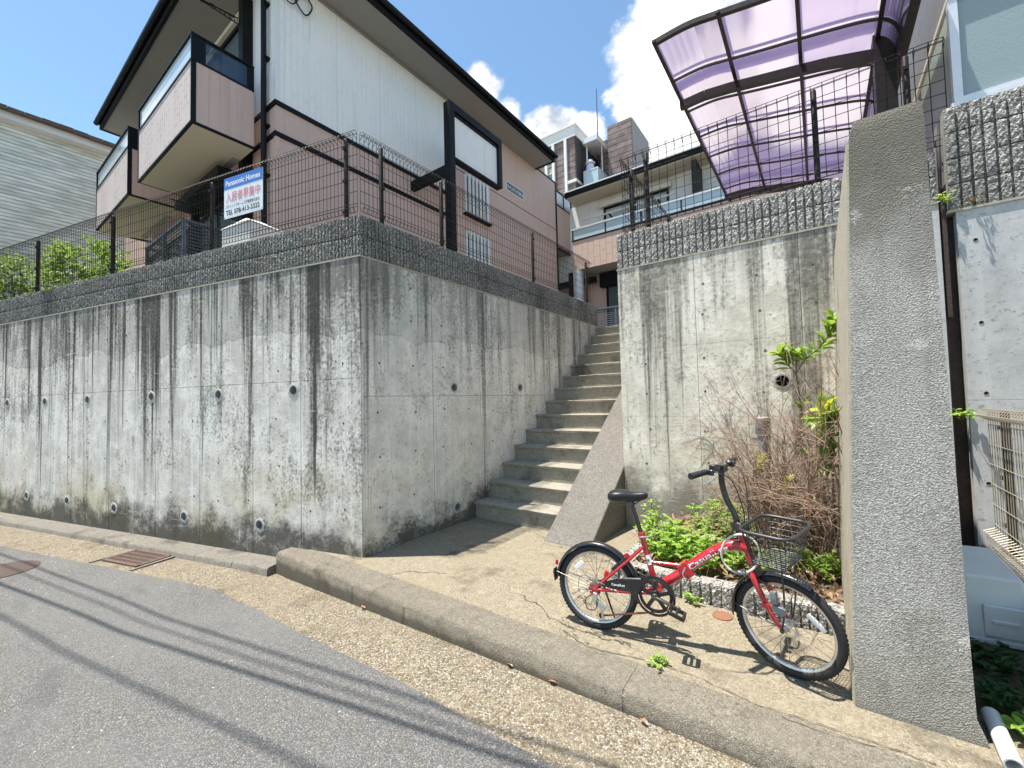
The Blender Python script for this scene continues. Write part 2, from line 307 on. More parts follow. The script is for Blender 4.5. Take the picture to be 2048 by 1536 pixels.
frosted('frosted_pane', (.30, .37, .375), .22, .35); frosted('frosted_green', (.36, .42, .33), .25, .3); frosted('window_glass', (.12, .17, .19), .06, .02)
frosted('rail_glass', (.50, .62, .66), .15, .05); frosted('balcony_sky_glass', (.66, .74, .76), .12, .03)  # balcony front glass: sky reflection put into the pale base colour
plain('carport_frame', (.036, .032, .029), .45, .4, var=.25, nscale=8, spec=.16)
plain('gutter_teal', (.05, .085, .095), .4); plain('siding_grey_dark', (.20, .205, .215), .8, var=.2, nscale=8, bump=.8, bscale=30)
plain('rust', (.115, .075, .058), .9, var=.45, nscale=26, bump=.8); plain('rust_dark', (.070, .048, .040), .9, var=.5, nscale=30, bump=.8); plain('rust_cap', (.22, .10, .055), .85, var=.25, nscale=30)
plain('pvc_grey', (.30, .30, .29), .5, var=.25); plain('collar_mortar', (.52, .50, .45), .9, var=.25, nscale=30, bump=.4); plain('tie_dark', (.10, .095, .085), .9, var=.3); plain('pvc_white', (.66, .66, .64), .4, var=.1, nscale=10)
plain('box_blue_grey', (.74, .765, .72), .5, var=.10, nscale=5, bump=.15, bscale=20)
plain('twig', (.27, .185, .135), .9, var=.4, nscale=9); plain('stem_green', (.13, .15, .05), .7, var=.3); plain('bark', (.12, .10, .075), .9, var=.4, nscale=20)
leafmat('leaf_weed', (.20, .36, .05), (.40, .56, .11)); leafmat('leaf_broad', (.13, .27, .03), (.36, .50, .07)); leafmat('leaf_young', (.34, .40, .03), (.50, .50, .05)); leafmat('leaf_shrub', (.08, .16, .03), (.27, .38, .08)); leafmat('leaf_dark', (.03, .085, .02), (.06, .14, .035))
leafmat('leaf_dead', (.20, .12, .07), (.42, .27, .16), .15); leafmat('leaf_red', (.38, .12, .05), (.5, .2, .08), .2)
def paint(name, col, coat=1.0):
    m, t, b = material(name); P = t.pos(); d = t.ss(t.noise(P, 14, 5, .7), .5, .72)
    setp(t, b, t.mix(t.math('MULTIPLY', d, .35), col, tuple(k*.55+.05 for k in col)), t.lin(d, 0, 1, .28, .5)); b.inputs['Coat Weight'].default_value = coat; b.inputs['Coat Roughness'].default_value = .08
paint('bike_red', (.42, .008, .016)); paint('bike_black', (.012, .012, .014), .5)
plain('rubber', (.018, .018, .019), .75, var=.3, nscale=40, bump=.3, bscale=200); plain('alloy', (.62, .62, .62), .32, .85, var=.12, nscale=20); plain('steel_dark', (.10, .095, .09), .4, .7, var=.3, nscale=40)
plain('saddle_vinyl', (.016, .016, .018), .36, var=.2, bump=.1, bscale=150); plain('basket_wire', (.04, .042, .046), .45, .3, var=.2); plain('spoke', (.35, .35, .35), .3, .8); plain('chain_rust', (.17, .065, .04), .8, .3, var=.4, nscale=80)
plain('lock_clear', (.62, .60, .50), .3, var=.1); plain('plastic_grey', (.20, .205, .205), .4, var=.1); plain('reflector_white', (.75, .75, .74), .2); plain('reflector_red', (.5, .02, .02), .2); plain('reflector_orange', (.7, .3, .04), .3); plain('decal_white', (.85, .85, .85), .4)
plain('cable_black', (.02, .02, .02), .5); plain('pole_concrete', (.36, .35, .33), .85); plain('laundry_blue', (.52, .60, .78), .9, var=.1); plain('laundry_white', (.8, .82, .84), .9)
# ---------------------------------------------------------------- geometry helpers
col = sc.collection
W = {}                                            # world matrix of every object made here
def tag(o, label=None, cat=None, group=None, kind=None):
    for k, v in (('label', label), ('category', cat), ('group', group), ('kind', kind)):
        if v: o[k] = v
    return o
def thing(name, loc, label, cat, group=None, rot=None):
    o = bpy.data.objects.new(name, None); col.objects.link(o); o.empty_display_size = .1
    M = Matrix.Translation(loc) @ (rot if rot else Matrix.Identity(4)); o.matrix_world = M; W[o] = M
    return tag(o, label, cat, group)
def link(name, me, mat, parent=None, M=None):
    """links mesh data as an object; M = its world matrix"""
    o = bpy.data.objects.new(name, me); col.objects.link(o)
    if mat is not None and len(me.materials) == 0: me.materials.append(MATS[mat] if isinstance(mat, str) else mat)
    M = M or (W[parent] if parent else Matrix.Identity(4))
    if parent: o.parent = parent; o.matrix_local = W[parent].inverted() @ M
    else: o.matrix_world = M
    W[o] = M
    return o
class MB:
    """collects world-space (or local) geometry for one mesh"""
    def __init__(s): s.v = []; s.f = []
    def add(s, vs, fs):
        k = len(s.v); s.v += [tuple(p) for p in vs]; s.f += [tuple(i+k for i in f) for f in fs]; return s
    def box(s, lo, hi):
        (a, b, c), (d, e, f) = lo, hi
        return s.add([(a, b, c), (d, b, c), (d, e, c), (a, e, c), (a, b, f), (d, b, f), (d, e, f), (a, e, f)], [(0, 3, 2, 1), (4, 5, 6, 7), (0, 1, 5, 4), (1, 2, 6, 5), (2, 3, 7, 6), (3, 0, 4, 7)])
    def obox(s, c, ax, ay, az):                    # centre and three half vectors
        c, ax, ay, az = map(Vector, (c, ax, ay, az))
        vs = [c+ax*i+ay*j+az*k for k in (-1, 1) for j in (-1, 1) for i in (-1, 1)]
        return s.add(vs, [(0, 2, 3, 1), (4, 5, 7, 6), (0, 1, 5, 4), (1, 3, 7, 5), (3, 2, 6, 7), (2, 0, 4, 6)])
    def beam(s, a, b, wd, ht, up=(0, 0, 1)):       # box beam from a to b
        a, b = Vector(a), Vector(b); d = (b-a)*.5; u = Vector(up); sd = d.cross(u).normalized(); u = sd.cross(d).normalized()
        return s.obox((a+b)*.5, d, sd*wd*.5, u*ht*.5)
    def tube(s, pts, r, n=8, closed=False, cap=True):
        pts = [Vector(p) for p in pts]; m = len(pts); rr = r if isinstance(r, (list, tuple)) else [r]*m
        if closed: tg = [(pts[(i+1) % m]-pts[i-1]).normalized() for i in range(m)]
        else: tg = [(pts[min(i+1, m-1)]-pts[max(i-1, 0)]).normalized() for i in range(m)]
        t0 = tg[0]; ref = Vector((0, 0, 1)) if abs(t0.z) < .9 else Vector((1, 0, 0)); nrm = (ref-t0*ref.dot(t0)).normalized(); vs = []
        for i in range(m):
            nrm = (nrm-tg[i]*nrm.dot(tg[i]))
            nrm = nrm.normalized() if nrm.length > 1e-6 else tg[i].orthogonal().normalized()
            bn = tg[i].cross(nrm)
            vs += [pts[i]+(nrm*math.cos(2*math.pi*k/n)+bn*math.sin(2*math.pi*k/n))*rr[i] for k in range(n)]
        fs = [(i*n+k, i*n+(k+1) % n, ((i+1) % m)*n+(k+1) % n, ((i+1) % m)*n+k) for i in range(m if closed else m-1) for k in range(n)]
        if cap and not closed: fs += [tuple(range(n-1, -1, -1)), tuple((m-1)*n+k for k in range(n))]
        return s.add(vs, fs)
    def lathe(s, c, axis, prof, n=24, closed=False):   # prof: (radius, along)
        c, a = Vector(c), Vector(axis).normalized(); e1 = a.orthogonal().normalized(); e2 = a.cross(e1); m = len(prof)
        vs = [c+a*h+(e1*math.cos(2*math.pi*k/n)+e2*math.sin(2*math.pi*k/n))*r for r, h in prof for k in range(n)]
        fs = [(i*n+k, i*n+(k+1) % n, ((i+1) % m)*n+(k+1) % n, ((i+1) % m)*n+k) for i in range(m if closed else m-1) for k in range(n)]
        if not closed:
            if prof[0][0] > 1e-5: fs.append(tuple(range(n-1, -1, -1)))
            if prof[-1][0] > 1e-5: fs.append(tuple((m-1)*n+k for k in range(n)))
        return s.add(vs, fs)
    def prism(s, poly, d):                           # closed polygon of 3-D points pushed along d
        d = Vector(d); n = len(poly); vs = [Vector(p) for p in poly]+[Vector(p)+d for p in poly]
        return s.add(vs, [tuple(range(n-1, -1, -1)), tuple(range(n, 2*n))]+[(i, (i+1) % n, n+(i+1) % n, n+i) for i in range(n)])
    def mesh(s, name, inv=None, smooth=False, fix=True):
        me = bpy.data.meshes.new(name); vs = [inv @ Vector(p) for p in s.v] if inv else s.v
        me.from_pydata(vs, [], s.f)
        if fix:
            bm = bmesh.new(); bm.from_mesh(me); bmesh.ops.recalc_face_normals(bm, faces=bm.faces); bm.to_mesh(me); bm.free()
        if smooth: me.shade_smooth() if hasattr(me, 'shade_smooth') else me.polygons.foreach_set('use_smooth', [True]*len(me.polygons))
        return me
    def build(s, name, mat, parent=None, smooth=False, local=False, bevel=0, fix=True, kind=None):
        inv = W[parent].inverted() if parent and not local else None
        o = link(name, s.mesh(name, inv, smooth, fix), mat, parent)
        if bevel: b = o.modifiers.new('bevel', 'BEVEL'); b.width = bevel; b.segments = 2; b.limit_method = 'ANGLE'
        if kind: o['kind'] = kind
        return o
def smooth_by_angle(o, deg=40):
    me = o.data; me.polygons.foreach_set('use_smooth', [True]*len(me.polygons)); me.set_sharp_from_angle(angle=R_(deg)) if hasattr(me, 'set_sharp_from_angle') else None
    return o
def struct(mb, name, mat, **k): return tag(mb.build(name, mat, **k), kind='structure')
def box(name, lo, hi, mat, parent=None, bevel=0): return MB().box(lo, hi).build(name, mat, parent, bevel=bevel)
def bez(p0, p1, p2, p3, n): return [((1-t)**3)*Vector(p0)+3*t*(1-t)**2*Vector(p1)+3*t*t*(1-t)*Vector(p2)+t**3*Vector(p3) for t in (i/n for i in range(n+1))]
def spline(pts, n=6):
    pts = [Vector(p) for p in pts]; out = []
    for i in range(len(pts)-1):
        a, b, c, d = pts[max(i-1, 0)], pts[i], pts[i+1], pts[min(i+2, len(pts)-1)]
        for k in range(n):
            t = k/n; out.append(.5*((2*b)+(c-a)*t+(2*a-5*b+4*c-d)*t*t+(3*b-a-3*c+d)*t**3))
    return out+[pts[-1]]
def lerp(tab, x):
    if x <= tab[0][0]: return tab[0][1]
    for (a, b), (c, d) in zip(tab, tab[1:]):
        if x <= c: return b+(d-b)*(x-a)/(c-a)
    return tab[-1][1]
def text(body, size, mat, parent, name, origin, ex, ey, width=None, bold=0, bend=None):
    """flat lettering: origin = lower left of the line, ex / ey = unit vectors along the line and up"""
    c = bpy.data.curves.new('lettering', 'FONT'); c.body = body; c.size = size; c.offset = bold; c.resolution_u = 3
    o = bpy.data.objects.new('lettering', c); col.objects.link(o); dg = bpy.context.evaluated_depsgraph_get()
    me = o.evaluated_get(dg).to_mesh(); vs = [v.co.copy() for v in me.vertices]; fs = [tuple(p.vertices) for p in me.polygons]
    o.evaluated_get(dg).to_mesh_clear(); bpy.data.objects.remove(o); bpy.data.curves.remove(c)
    x0, x1 = min(v.x for v in vs), max(v.x for v in vs); k = width/(x1-x0) if width else 1
    ex, ey, origin = Vector(ex), Vector(ey), Vector(origin); mb = MB()
    mb.add([(bend((v.x-x0)*k, v.y) if bend else origin+ex*((v.x-x0)*k)+ey*v.y) for v in vs], fs)
    return mb.build(name, mat, parent, fix=False)
def leaf(mb, p, d, up, L, wd, curl=.15):
    """one leaf: six faces folded along the midrib"""
    p, d = Vector(p), Vector(d).normalized(); sd = d.cross(Vector(up)); sd = sd.normalized() if sd.length > 1e-4 else d.orthogonal().normalized(); n = sd.cross(d)
    a = p; b = p+d*L*.35+n*L*curl*.6; c = p+d*L*.72+n*L*curl*.4; e = p+d*L-n*L*curl*.5; f = n*wd*.22
    mb.add([a, b, c, e, b+sd*wd*.5+f, c+sd*wd*.40+f, b-sd*wd*.5+f, c-sd*wd*.40+f], [(0, 1, 4), (1, 2, 5, 4), (2, 3, 5), (0, 6, 1), (6, 7, 2, 1), (7, 3, 2)])

# ---------------------------------------------------------------- the ground, road, gutter, kerbs
XW = -3.558; C0 = Vector((XW, 2.414, 0)); DA = Vector((-.9702, -.2423, 0)); NA = Vector((.2423, -.9702, 0))   # stair wall plane, corner, street wall direction and outward normal
ZC, ZB = 2.90, 3.31
def A(u, z, out=0): return C0+DA*u+NA*out+Vector((0, 0, z))
ROADZ = ((-60, -1.2), (-14, -.205), (-9, -.182), (-4.9, -.185), (-4.3, -.205), (-2.6, -.148), (-1.6, -.118), (-.7, -.092), (0, -.078), (3, -.02), (40, 1.2))
def zr(x): return lerp(ROADZ, x)
EDGE = ((-60, -12.9), (-14, -.95), (-8.2, .50), (-6.65, .92), (-5.35, 1.27), (-4.75, 1.45), (-4.48, 1.525), (-4.1, 1.545), (-3.05, 1.555), (-1.92, 1.575), (-.98, 1.56), (1.2, 1.55), (40, 1.6))
def kerbfoot(x): return 2.052 if x > -4.47 else 1.925+(x+4.72)*.2497
struct(MB().add([(-900, -900, -1.6), (900, -900, -1.6), (900, 900, -1.6), (-900, 900, -1.6)], [(0, 1, 2, 3)]), 'ground', 'field_ground', fix=False)
def strip(xs, y0, y1, z0, z1, ny, wob=0):
    mb = MB(); n = len(xs); vs = []
    for j in range(ny+1):
        t = j/ny
        for x in xs:
            p = Vector((x, y0(x)+(y1(x)-y0(x))*t, z0(x)+(z1(x)-z0(x))*t)); vs.append(p+Vector((0, 0, wob*(noise.noise(p*1.7)))))
    return mb.add(vs, [(j*n+i, j*n+i+1, (j+1)*n+i+1, (j+1)*n+i) for j in range(ny) for i in range(n-1)])
XS = [-60, -40, -25, -18, -14]+[-12+.25*i for i in range(61)]+[3.5, 5, 8, 14, 25, 40]
def edge(x): return lerp(EDGE, x)+(.012*noise.noise(Vector((x*3.1, 0, 0)))+.008*noise.noise(Vector((x*11, 4, 0))) if -12 < x < 4 else 0)
struct(strip(XS, lambda x: edge(x)-(14 if x > -14 else 10), edge, lambda x: zr(x)+.05, lambda x: zr(x)+.012, 14, .006), 'road', 'asphalt', smooth=True, fix=False)
struct(strip(XS, lambda x: edge(x)-.30, lambda x: kerbfoot(x)+.10, zr, lambda x: zr(x)-.012, 5, .004), 'gutter', 'gutter_aggregate', smooth=True, fix=False)
plain('crack_dark', (.035, .03, .024), .95)
def rough_bar(prof, a, b, n, amp, seed):
    """a cast kerb length from a to b; prof = (out, z) cross-section, worn edges"""
    a, b = Vector(a), Vector(b); d = (b-a).normalized(); o = Vector((d.y, -d.x, 0)); mb = MB(); m = len(prof); vs = []
    for i in range(n+1):
        p = a+(b-a)*(i/n)
        for k, (out, z) in enumerate(prof):
            q = p+o*out+Vector((0, 0, z)); w_ = amp*(2.2 if k in (1, 2) else .6)
            q += Vector((0, 0, w_*(noise.noise(q*4+Vector((seed, 0, 0)))*.5+noise.noise(q*19+Vector((seed, 0, 0)))*.7)))+o*w_*(noise.noise(q*2.5+Vector((0, seed, 0)))*.8+(noise.noise(q*21+Vector((0, seed, 0)))*.7 if k in (1, 2) else 0)); vs.append(q)
    mb.add(vs, [(i*m+k, i*m+k+1, (i+1)*m+k+1, (i+1)*m+k) for i in range(n) for k in range(m-1)])
    mb.f += [tuple(range(m-1, -1, -1)), tuple(n*m+k for k in range(m))]
    return mb
# the tall kerb in front of the landing
kr = struct(MB().box((-4.40, 2.16, -.6), (3.2, 2.29, -.02)), 'kerb', 'kerb_concrete')
xs = [-4.46, -2.70, -.86, 1.05, 3.2]
for i, (a, b) in enumerate(zip(xs, xs[1:])):
    zk = min(zr(a), zr(b))-.12
    smooth_by_angle(rough_bar([(0.012, zk), (0.010, -.030), (-.018, -.002), (-.235, .006), (-.245, zk)], (a+.0012, 2.05, 0), (b-.0012, 2.05, 0), 70, .0034, i*3.1).build('kerb_stone', 'tall_kerb', kr), 50)
# the low kerb along the street wall
lk = struct(MB().prism([A(.97, -.55, .0), A(.97, -.55, .17), A(11, -.55, .17), A(11, -.55, .0)], (0, 0, .37)), 'low_kerb', 'kerb_concrete')
us = [.98, 1.50, 2.10, 2.62, 2.72, 4.6, 6.5, 8.4, 11]
for i, (a, b) in enumerate(zip(us, us[1:])):
    w_ = .225 if i < 7 else .22
    smooth_by_angle(rough_bar([(w_+.02, -.42), (w_+.008, -.150), (w_-.012, -.130), (-.02, -.120), (-.03, -.42)], A(b-.0025, 0, 0), A(a+.0025, 0, 0), 40, .003, i*1.7).build('kerb_stone', 'kerb_concrete', lk), 50)
# landing, stairs, cheek wall
lp = MB(); LX = [-4.35+.12*i for i in range(64)]; LY = [2.27+.12*i for i in range(22)]
for y in LY:
    for x in LX: lp.v.append((x, y, .004*noise.noise(Vector((x*1.5, y*1.5, 0)))+.002))
n_ = len(LX); lp.f = [(j*n_+i, j*n_+i+1, (j+1)*n_+i+1, (j+1)*n_+i) for j in range(len(LY)-1) for i in range(n_-1)]
land = struct(lp, 'landing', 'landing_concrete', smooth=True, fix=False)
def crack(pix, zf, parent, wd=.0035, seed=0):
    P_ = [onz(x, y, zf(onz(x, y, 0))) for x, y in pix]; q = random.Random(seed); pts = []
    for a, b in zip(P_, P_[1:]):
        n = max(2, int((b-a).length/.03))
        for k in range(n): p = a.lerp(b, k/n); pts.append(p+Vector((q.uniform(-.007, .007), q.uniform(-.007, .007), 0)))
    pts.append(P_[-1]); vs = []
    for i, p in enumerate(pts):
        d = (pts[min(i+1, len(pts)-1)]-pts[max(i-1, 0)]).normalized(); s = Vector((-d.y, d.x, 0)); w_ = wd*q.uniform(.35, 1.2); vs += [p+s*w_*.5, p-s*w_*.5]
    MB().add(vs, [(2*i, 2*i+1, 2*i+3, 2*i+2) for i in range(len(pts)-1)]).build('crack', 'crack_dark', parent, fix=False)
crack([(1126, 1261), (1179, 1295), (1286, 1318), (1392, 1352), (1507, 1406), (1659, 1455), (1766, 1490), (1872, 1528)], lambda p: .0085, land, .005, 1); crack([(1560, 1432), (1640, 1462), (1720, 1486), (1800, 1500)], lambda p: .0085, land, .003, 2)
RISE, TREAD, Y0, XR = .2054, .2913, 4.034, -2.366
stairs = tag(thing('staircase', (XW, Y0, 0), 'weathered concrete stairs climbing between the two retaining walls', 'stairs'))
for i in range(14):
    y = Y0+i*TREAD; z = RISE*(i+1); e = .0 if i < 13 else .7
    mb = MB(); nx = 10; vs = []
    pro = [(y, z-RISE-.02), (y-.002, z-.045), (y-.022, z-.036), (y-.026, z-.008), (y-.014, z), (y+TREAD+e+.01, z+.002), (y+TREAD+e+.01, z-RISE-.05)]
    for k in range(nx+1):
        x = XW+.004+(XR+.02-XW)*k/nx
        for q, (yy, zz) in enumerate(pro):
            o_ = .004 if 1 <= q <= 4 else 0; vs.append((x, yy+o_*noise.noise(Vector((x*9, i*3.3, q))), zz+o_*.6*noise.noise(Vector((x*8, i*5.1, q+9)))))
    m = len(pro); mb.add(vs, [(k*m+q, k*m+(q+1) % m, (k+1)*m+(q+1) % m, (k+1)*m+q) for k in range(nx) for q in range(m)]+[tuple(range(m)), tuple(nx*m+q for q in range(m))])
    smooth_by_angle(mb.build('step', 'step_concrete', stairs), 35)
SL = .705
ck = thing('stair_cheek', (XR, 3.72, 0), 'sloping aggregate cheek slab along the right edge of the stairs', 'stair cheek')
yt = 7.85; prof = [(3.715, -.05), (3.715, .004), (yt, SL*(yt-3.715)+.004), (yt, -.05)]
MB().prism([(XR+.004, y, z) for y, z in prof], (-1.845-XR-.004, 0, 0)).build('sloped_slab', 'stringer_aggregate', ck, bevel=.012)

# ---------------------------------------------------------------- retaining walls with form panels, weep pipes, split-face blocks
def panel_mesh(name, org, eu, ez, nrm, u0, u1, z0, z1, holes, hr, depth, mat, parent, gap=.0042):
    u0 += gap; u1 -= gap; z0 += gap*.45; z1 -= gap*.45; s_ = hr*1.7; mb = MB()
    hs = [h for h in holes if u0 < h[0] < u1 and z0 < h[1] < z1]
    cu = sorted({u0, u1, *[k for h in hs for k in (max(u0, h[0]-s_), min(u1, h[0]+s_))]}); cz = sorted({z0, z1, *[k for h in hs for k in (max(z0, h[1]-s_), min(z1, h[1]+s_))]})
    P = lambda u, z, o=0: org+eu*u+ez*z+nrm*o
    for a, b in zip(cu, cu[1:]):
        for c, d in zip(cz, cz[1:]):
            h = next((h for h in hs if a < h[0] < b and c < h[1] < d), None)
            if not h: mb.add([P(a, c), P(b, c), P(b, d), P(a, d)], [(0, 1, 2, 3)]); continue
            ang = sorted([2*math.pi*k/20 for k in range(20)]+[math.atan2(y-h[1], x-h[0]) % (2*math.pi) for x in (a, b) for y in (c, d)])
            inn, out, back = [], [], []
            for t in ang:
                ct, st = math.cos(t), math.sin(t); k = min([((b if ct > 0 else a)-h[0])/ct if abs(ct) > 1e-9 else 9, ((d if st > 0 else c)-h[1])/st if abs(st) > 1e-9 else 9])
                inn.append(P(h[0]+hr*ct, h[1]+hr*st)); back.append(P(h[0]+hr*ct, h[1]+hr*st, -depth)); out.append(P(h[0]+k*ct, h[1]+k*st))
            n = len(ang); mb.add(inn+out+back, [(i, n+i, n+(i+1) % n, (i+1) % n) for i in range(n)]+[(2*n+i, i, (i+1) % n, 2*n+(i+1) % n) for i in range(n)])
    rim = [P(u0, z0), P(u1, z0), P(u1, z1), P(u0, z1)]; mb.add(rim+[p-nrm*depth for p in rim], [(0, 4, 5, 1), (1, 5, 6, 2), (2, 6, 7, 3), (3, 7, 4, 0)])
    return mb.build('panel', mat, parent, fix=False)
def pipe(c, nrm, r, parent, mat='pvc_grey', rim=.006):
    c, nrm = Vector(c), Vector(nrm); o = smooth_by_angle(MB().lathe(c, nrm, [(r*.80, -.098), (r*.80, rim), (r*.97, rim), (r*.97, -.098)], 20, closed=True).build('weep_pipe', mat, parent))
    q = random.Random(int(c.x*100+c.z*7)); e1 = nrm.orthogonal().normalized(); e2 = nrm.cross(e1); n = 22; m = MB(); vs = []
    rad = [r*(1.15+.28*q.random()) for _ in range(n)]
    for k in range(n): d = e1*math.cos(2*math.pi*k/n)+e2*math.sin(2*math.pi*k/n); vs += [c+d*r*.98+nrm*.004, c+d*rad[k]+nrm*.0015, c+d*rad[k]*1.03-nrm*.004]
    m.add(vs, [(k*3+a, k*3+a+1, ((k+1) % n)*3+a+1, ((k+1) % n)*3+a) for k in range(n) for a in (0, 1)]); m.build('mortar_collar', 'collar_mortar', o)
    MB().lathe(c-nrm*.097, nrm, [(r*.79, 0), (r*.5, .001), (.001, .001)], 16).build('bore_shade', 'dark_interior', o); return o  # dark disc: shade deep in the pipe put into the colour
BLOCKS = {}
def block_meshes(kind, n=5):
    """split-face ribbed block, 0.396 x 0.19, face towards -y, origin at the lower left front"""
    if kind in BLOCKS: return BLOCKS[kind]
    out = []; ribs, gw, gd, rough, mat = dict(fine=(9, .012, .017, .0045, 'block_fine'), rough=(6, .018, .026, .0055, 'block_rough'))[kind]
    for s_ in range(n):
        r = random.Random(s_*77+ribs); Lb, Hb, D = .395, .196, .13; xs = [0]; ds = [-gd*.3]; p = Lb/ribs
        for k in range(ribs):
            a, b = k*p+gw*.5, (k+1)*p-gw*.5
            if k: xs += [k*p-gw*.5+.001, k*p+gw*.5-.001]; ds += [-gd, -gd]
            xs += [a, a+(b-a)*.33, a+(b-a)*.67, b]; ds += [-.002, 0, 0, -.002]
        xs.append(Lb); ds.append(-gd*.3); o_ = sorted(range(len(xs)), key=lambda i: xs[i]); xs = [xs[i] for i in o_]; ds = [ds[i] for i in o_]
        zs = [Hb*i/8 for i in range(9)]; m = len(xs); mb = MB(); vs = []
        for j, z in enumerate(zs):
            for x, d in zip(xs, ds):
                face = d > -gd*.29; e = rough*(r.random()*1.6-1.0) if face else 0
                vs.append((x, -(d+e)-(0 if 0 < j < 8 else -.003), z))
        mb.add(vs, [(j*m+i, j*m+i+1, (j+1)*m+i+1, (j+1)*m+i) for j in range(8) for i in range(m-1)])
        T = [j for j in range(m)]; k = len(mb.v); mb.v += [(0, D, 0), (Lb, D, 0), (Lb, D, Hb), (0, D, Hb)]
        mb.f += [tuple(T[::-1])+(k, k+1), tuple(8*m+i for i in T)+(k+2, k+3), (k, k+3, k+2, k+1), tuple(j*m for j in range(9))+(k+3, k), tuple(j*m+m-1 for j in range(8, -1, -1))+(k+1, k+2)]
        me = mb.mesh('block'); me.materials.append(MATS[mat]); out.append(me)
    BLOCKS[kind] = out; return out
def course(kind, org, eu, nrm, length, z0, rows, parent, stagger=0, lengths=None):
    ms = block_meshes(kind); eu, nrm = Vector(eu), Vector(nrm); k = 0
    for r in range(rows):
        u = 0
        while u < length-.05:
            L_ = min(.40, length-u); me = ms[rnd.randrange(len(ms))]
            M = Matrix.Translation(Vector(org)+eu*(u+.0025)+Vector((0, 0, z0+r*.205+.004))) @ Matrix(((eu.x, -nrm.x, 0, 0), (eu.y, -nrm.y, 0, 0), (0, 0, 1, 0), (0, 0, 0, 1))) @ Matrix.Diagonal((L_/.40, 1, 1, 1))
            link('block', me, None, parent, M); u += .40; k += 1

rw = thing('retaining_wall', tuple(C0), 'tall streaked concrete retaining wall left of the stairs, topped by ribbed blocks', 'retaining wall')
# core (hidden behind the panels) and the two block courses' backing
q0, q1 = A(12.5, 0, 0), Vector((XW, 7.86, 0)); inn = Vector((-.35, .30, 0))
def lshape(out, z0, z1):
    a = A(12.5, z0, out); k = Vector((XW+out, C0.y+out*(-.9702)-.0, z0)); k = Vector((XW+out, C0.y+(out*1.0-0.2423*out)/-.9702, z0)); b = Vector((XW+out, 7.86, z0))
    return [a, k, b, b+Vector((-.30, 0, 0)), Vector((XW-.30, C0.y+.30, z0)), a-NA*.30]
MB().prism(lshape(-.10, -.5, ZC), (0, 0, ZC+.5)).build('wall_core', 'wall_stair', rw)
MB().prism(lshape(-.03, ZC, ZB), (0, 0, ZB-ZC-.004)).build('block_backing', 'mortar', rw)
MB().prism([p for p in lshape(.006, ZC-.006, 0)], (0, 0, .016)).build('mortar_bed', 'mortar_pale', rw)
wA_up = [(7.155, 1.615), (5.976, 1.612), (4.813, 1.612), (3.339, 1.615), (2.068, 1.605), (.891, 1.615), (8.5, 1.62), (9.8, 1.62)]
wA_lo = [(6.474, .19), (5.305, .19), (4.134, .17), (2.677, .175), (1.398, .187), (7.7, .19), (8.9, .19)]
uA = [0, .79, 1.50, 2.39, 3.24, 4.26, 5.20, 6.21, 7.02, 7.92, 8.8, 9.7, 10.6, 12.4]; UZ = Vector((0, 0, 1))
for a, b in zip(uA, uA[1:]):
    for c, d in ((-.45, 1.71), (1.71, ZC-.006)): panel_mesh('panel', C0, DA, UZ, NA, a, b, c, d, wA_up+wA_lo, .058, .1, 'wall_left', rw)
for u, z in wA_up+wA_lo: pipe(A(u, z), NA, .058, rw)
wS = [(3.687-C0.y, 1.629), (5.072-C0.y, 1.644), (3.707-C0.y, .199)]; uS = [0, .93, 1.86, 2.79, 3.70, 4.60, 5.44]
for a, b in zip(uS, uS[1:]):
    for c, d in ((-.45, 1.53), (1.53, ZC-.006)): panel_mesh('panel', C0, Vector((0, 1, 0)), UZ, Vector((1, 0, 0)), a, b, c, d, wS, .052, .1, 'wall_stair', rw)
for u, z in wS: pipe((XW, C0.y+u, z), (1, 0, 0), .052, rw)
# form-tie cones
tie = MB(); r = random.Random(5)
for i in range(20):
    for z in (.42, .80, 1.30, 1.85, 2.42, 2.74):
        if r.random() < .86: tie.lathe(A(.20+i*.46+r.uniform(-.03, .03), z+r.uniform(-.03, .03)), NA, [(.013, -.002), (.012, .0012), (.004, .0016)], 8)
for i in range(12):
    for z in (.45, .95, 1.35, 1.85, 2.35, 2.70):
        y = C0.y+.2+i*.45+r.uniform(-.03, .03)
        if r.random() < .85 and z > (y-3.8)*.72: tie.lathe((XW, y, z+r.uniform(-.03, .03)), (1, 0, 0), [(.013, -.002), (.012, .0012), (.004, .0016)], 8)
tie.build('tie_hole', 'tie_dark', rw, kind='stuff')
course('fine', A(12.4, 0, .004), -DA, NA, 12.4, ZC+.006, 2, rw)
course('fine', (XW+.004, C0.y, 0), (0, 1, 0), (1, 0, 0), 5.44, ZC+.006, 2, rw)
MB().add([A(0, ZC+.008, .0), Vector((XW+.002, C0.y, ZC+.008)), A(0, ZB-.006, .0), Vector((XW+.002, C0.y, ZB-.006))], [(0, 1, 3, 2)])

